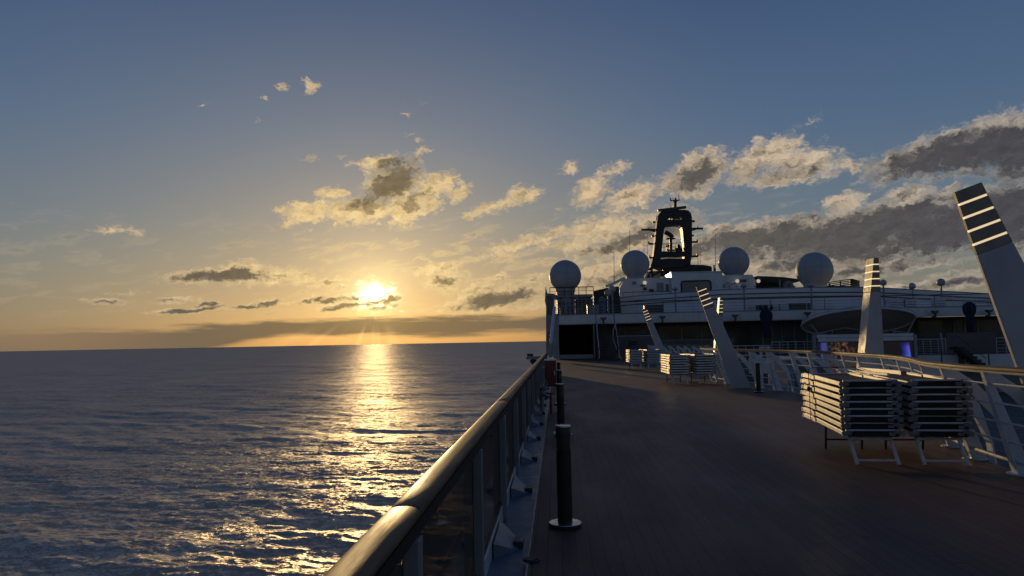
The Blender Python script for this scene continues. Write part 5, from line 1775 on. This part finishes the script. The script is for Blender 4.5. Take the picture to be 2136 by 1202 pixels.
# ---- two people at the port end of the upper deck
def person(x, y, z, h, face, label, top, legs, arm):
    o = thing('person', (x, y, z), label, 'person')
    u = h / 1.75
    j = {'pel': (0, 0, .95), 'che': (0, -.02, 1.28), 'nec': (0, -.02, 1.47), 'hed': (0, -.01, 1.56), 'hip_l': (-.09, 0, .90), 'hip_r': (.09, 0, .90), 'kn_l': (-.10, -.03, .50), 'kn_r': (.11, .02, .50), 'an_l': (-.11, .02, .09), 'an_r': (.13, .03, .09), 'to_l': (-.12, -.13, .04), 'to_r': (.15, -.12, .04),
         'sh_l': (-.19, -.01, 1.40), 'sh_r': (.19, -.01, 1.40)}
    j.update(arm)
    rad = {'pel': .14, 'che': .155, 'nec': .06, 'hed': .062, 'hip_l': .095, 'hip_r': .095, 'kn_l': .062, 'kn_r': .062, 'an_l': .045, 'an_r': .045, 'to_l': .04, 'to_r': .04, 'sh_l': .075, 'sh_r': .075, 'el_l': .048, 'el_r': .048, 'wr_l': .033, 'wr_r': .033, 'ha_l': .034, 'ha_r': .034}
    E = [('pel', 'che'), ('che', 'nec'), ('nec', 'hed'), ('pel', 'hip_l'), ('pel', 'hip_r'), ('hip_l', 'kn_l'), ('hip_r', 'kn_r'), ('kn_l', 'an_l'), ('kn_r', 'an_r'), ('an_l', 'to_l'), ('an_r', 'to_r'), ('che', 'sh_l'), ('che', 'sh_r'), ('sh_l', 'el_l'), ('sh_r', 'el_r'), ('el_l', 'wr_l'), ('el_r', 'wr_r'), ('wr_l', 'ha_l'), ('wr_r', 'ha_r')]
    names = list(j)
    me = bpy.data.meshes.new('body')
    me.from_pydata([Vector(j[n]) * u for n in names], [(names.index(a), names.index(b)) for a, b in E], [])
    b = bpy.data.objects.new('body', me)
    col.objects.link(b)
    b.parent = o
    sk = b.modifiers.new('skin', 'SKIN')
    for i_, n in enumerate(names):
        r_ = rad[n] * u
        me.skin_vertices[0].data[i_].radius = (r_, r_ * (.72 if n in ('pel', 'che') else 1))
    me.skin_vertices[0].data[0].use_root = True
    b.modifiers.new('sub', 'SUBSURF').levels = 2
    b.modifiers['sub'].render_levels = 2
    me.materials.append(top)
    ORIGIN[b.name] = Vector()
    hd = MB()
    hd.lathe([(.004, -.115), (.045, -.105), (.062, -.06), (.074, 0), (.078, .05), (.066, .095), (.035, .12), (.004, .127)], (0, -.02, 1.64), 16)
    hd.bar((0, -.09, 1.625), (0, -.112, 1.605), .022, .022)
    for s in (-1, 1):
        hd.ball((s * .03, -.090, 1.645), .012, 8, 6)
        hd.ball((s * .078, -.015, 1.63), .018, 8, 6)
    hd.bar((-.022, -.086, 1.575), (.022, -.086, 1.575), .01, .008)
    hm = hd
    hm.v = [tuple(Vector(p) * u + Vector((x, y, z))) for p in hm.v]
    hh = hm.build('head', SKIN, o, smooth=True)
    ha = MB(); ha.lathe([(.082, -.02), (.086, .04), (.073, .10), (.04, .13), (.004, .138)], (0, -.008, 1.645), 16)
    ha.v = [tuple(Vector(p) * u + Vector((x, y, z))) for p in ha.v]
    ha.build('hair', HAIR, o, smooth=True)
    o.rotation_euler = (0, 0, face)
    return o


pp = at(1171, 640, YF + 3.4)
person(pp.x, YF + 3.4, UPZ, 1.74, R(160), 'person in dark clothes at the port end of the upper deck, below the leftmost dome', CLOTH2, CLOTH2,
       {'el_l': (-.27, -.06, 1.17), 'wr_l': (-.22, -.26, 1.10), 'ha_l': (-.20, -.33, 1.11), 'el_r': (.27, -.05, 1.16), 'wr_r': (.22, -.25, 1.12), 'ha_r': (.20, -.32, 1.13)})
pp = at(1203, 640, YF + 3.0)
person(pp.x, YF + 3.0, UPZ, 1.76, R(20), 'person in a black jacket standing on the upper deck right of the leftmost dome neck', CLOTH1, CLOTH2,
       {'el_l': (-.26, .02, 1.14), 'wr_l': (-.25, -.08, .92), 'ha_l': (-.25, -.11, .84), 'el_r': (.26, .02, 1.14), 'wr_r': (.25, -.07, .92), 'ha_r': (.25, -.10, .84)})

bpy.context.view_layer.update()
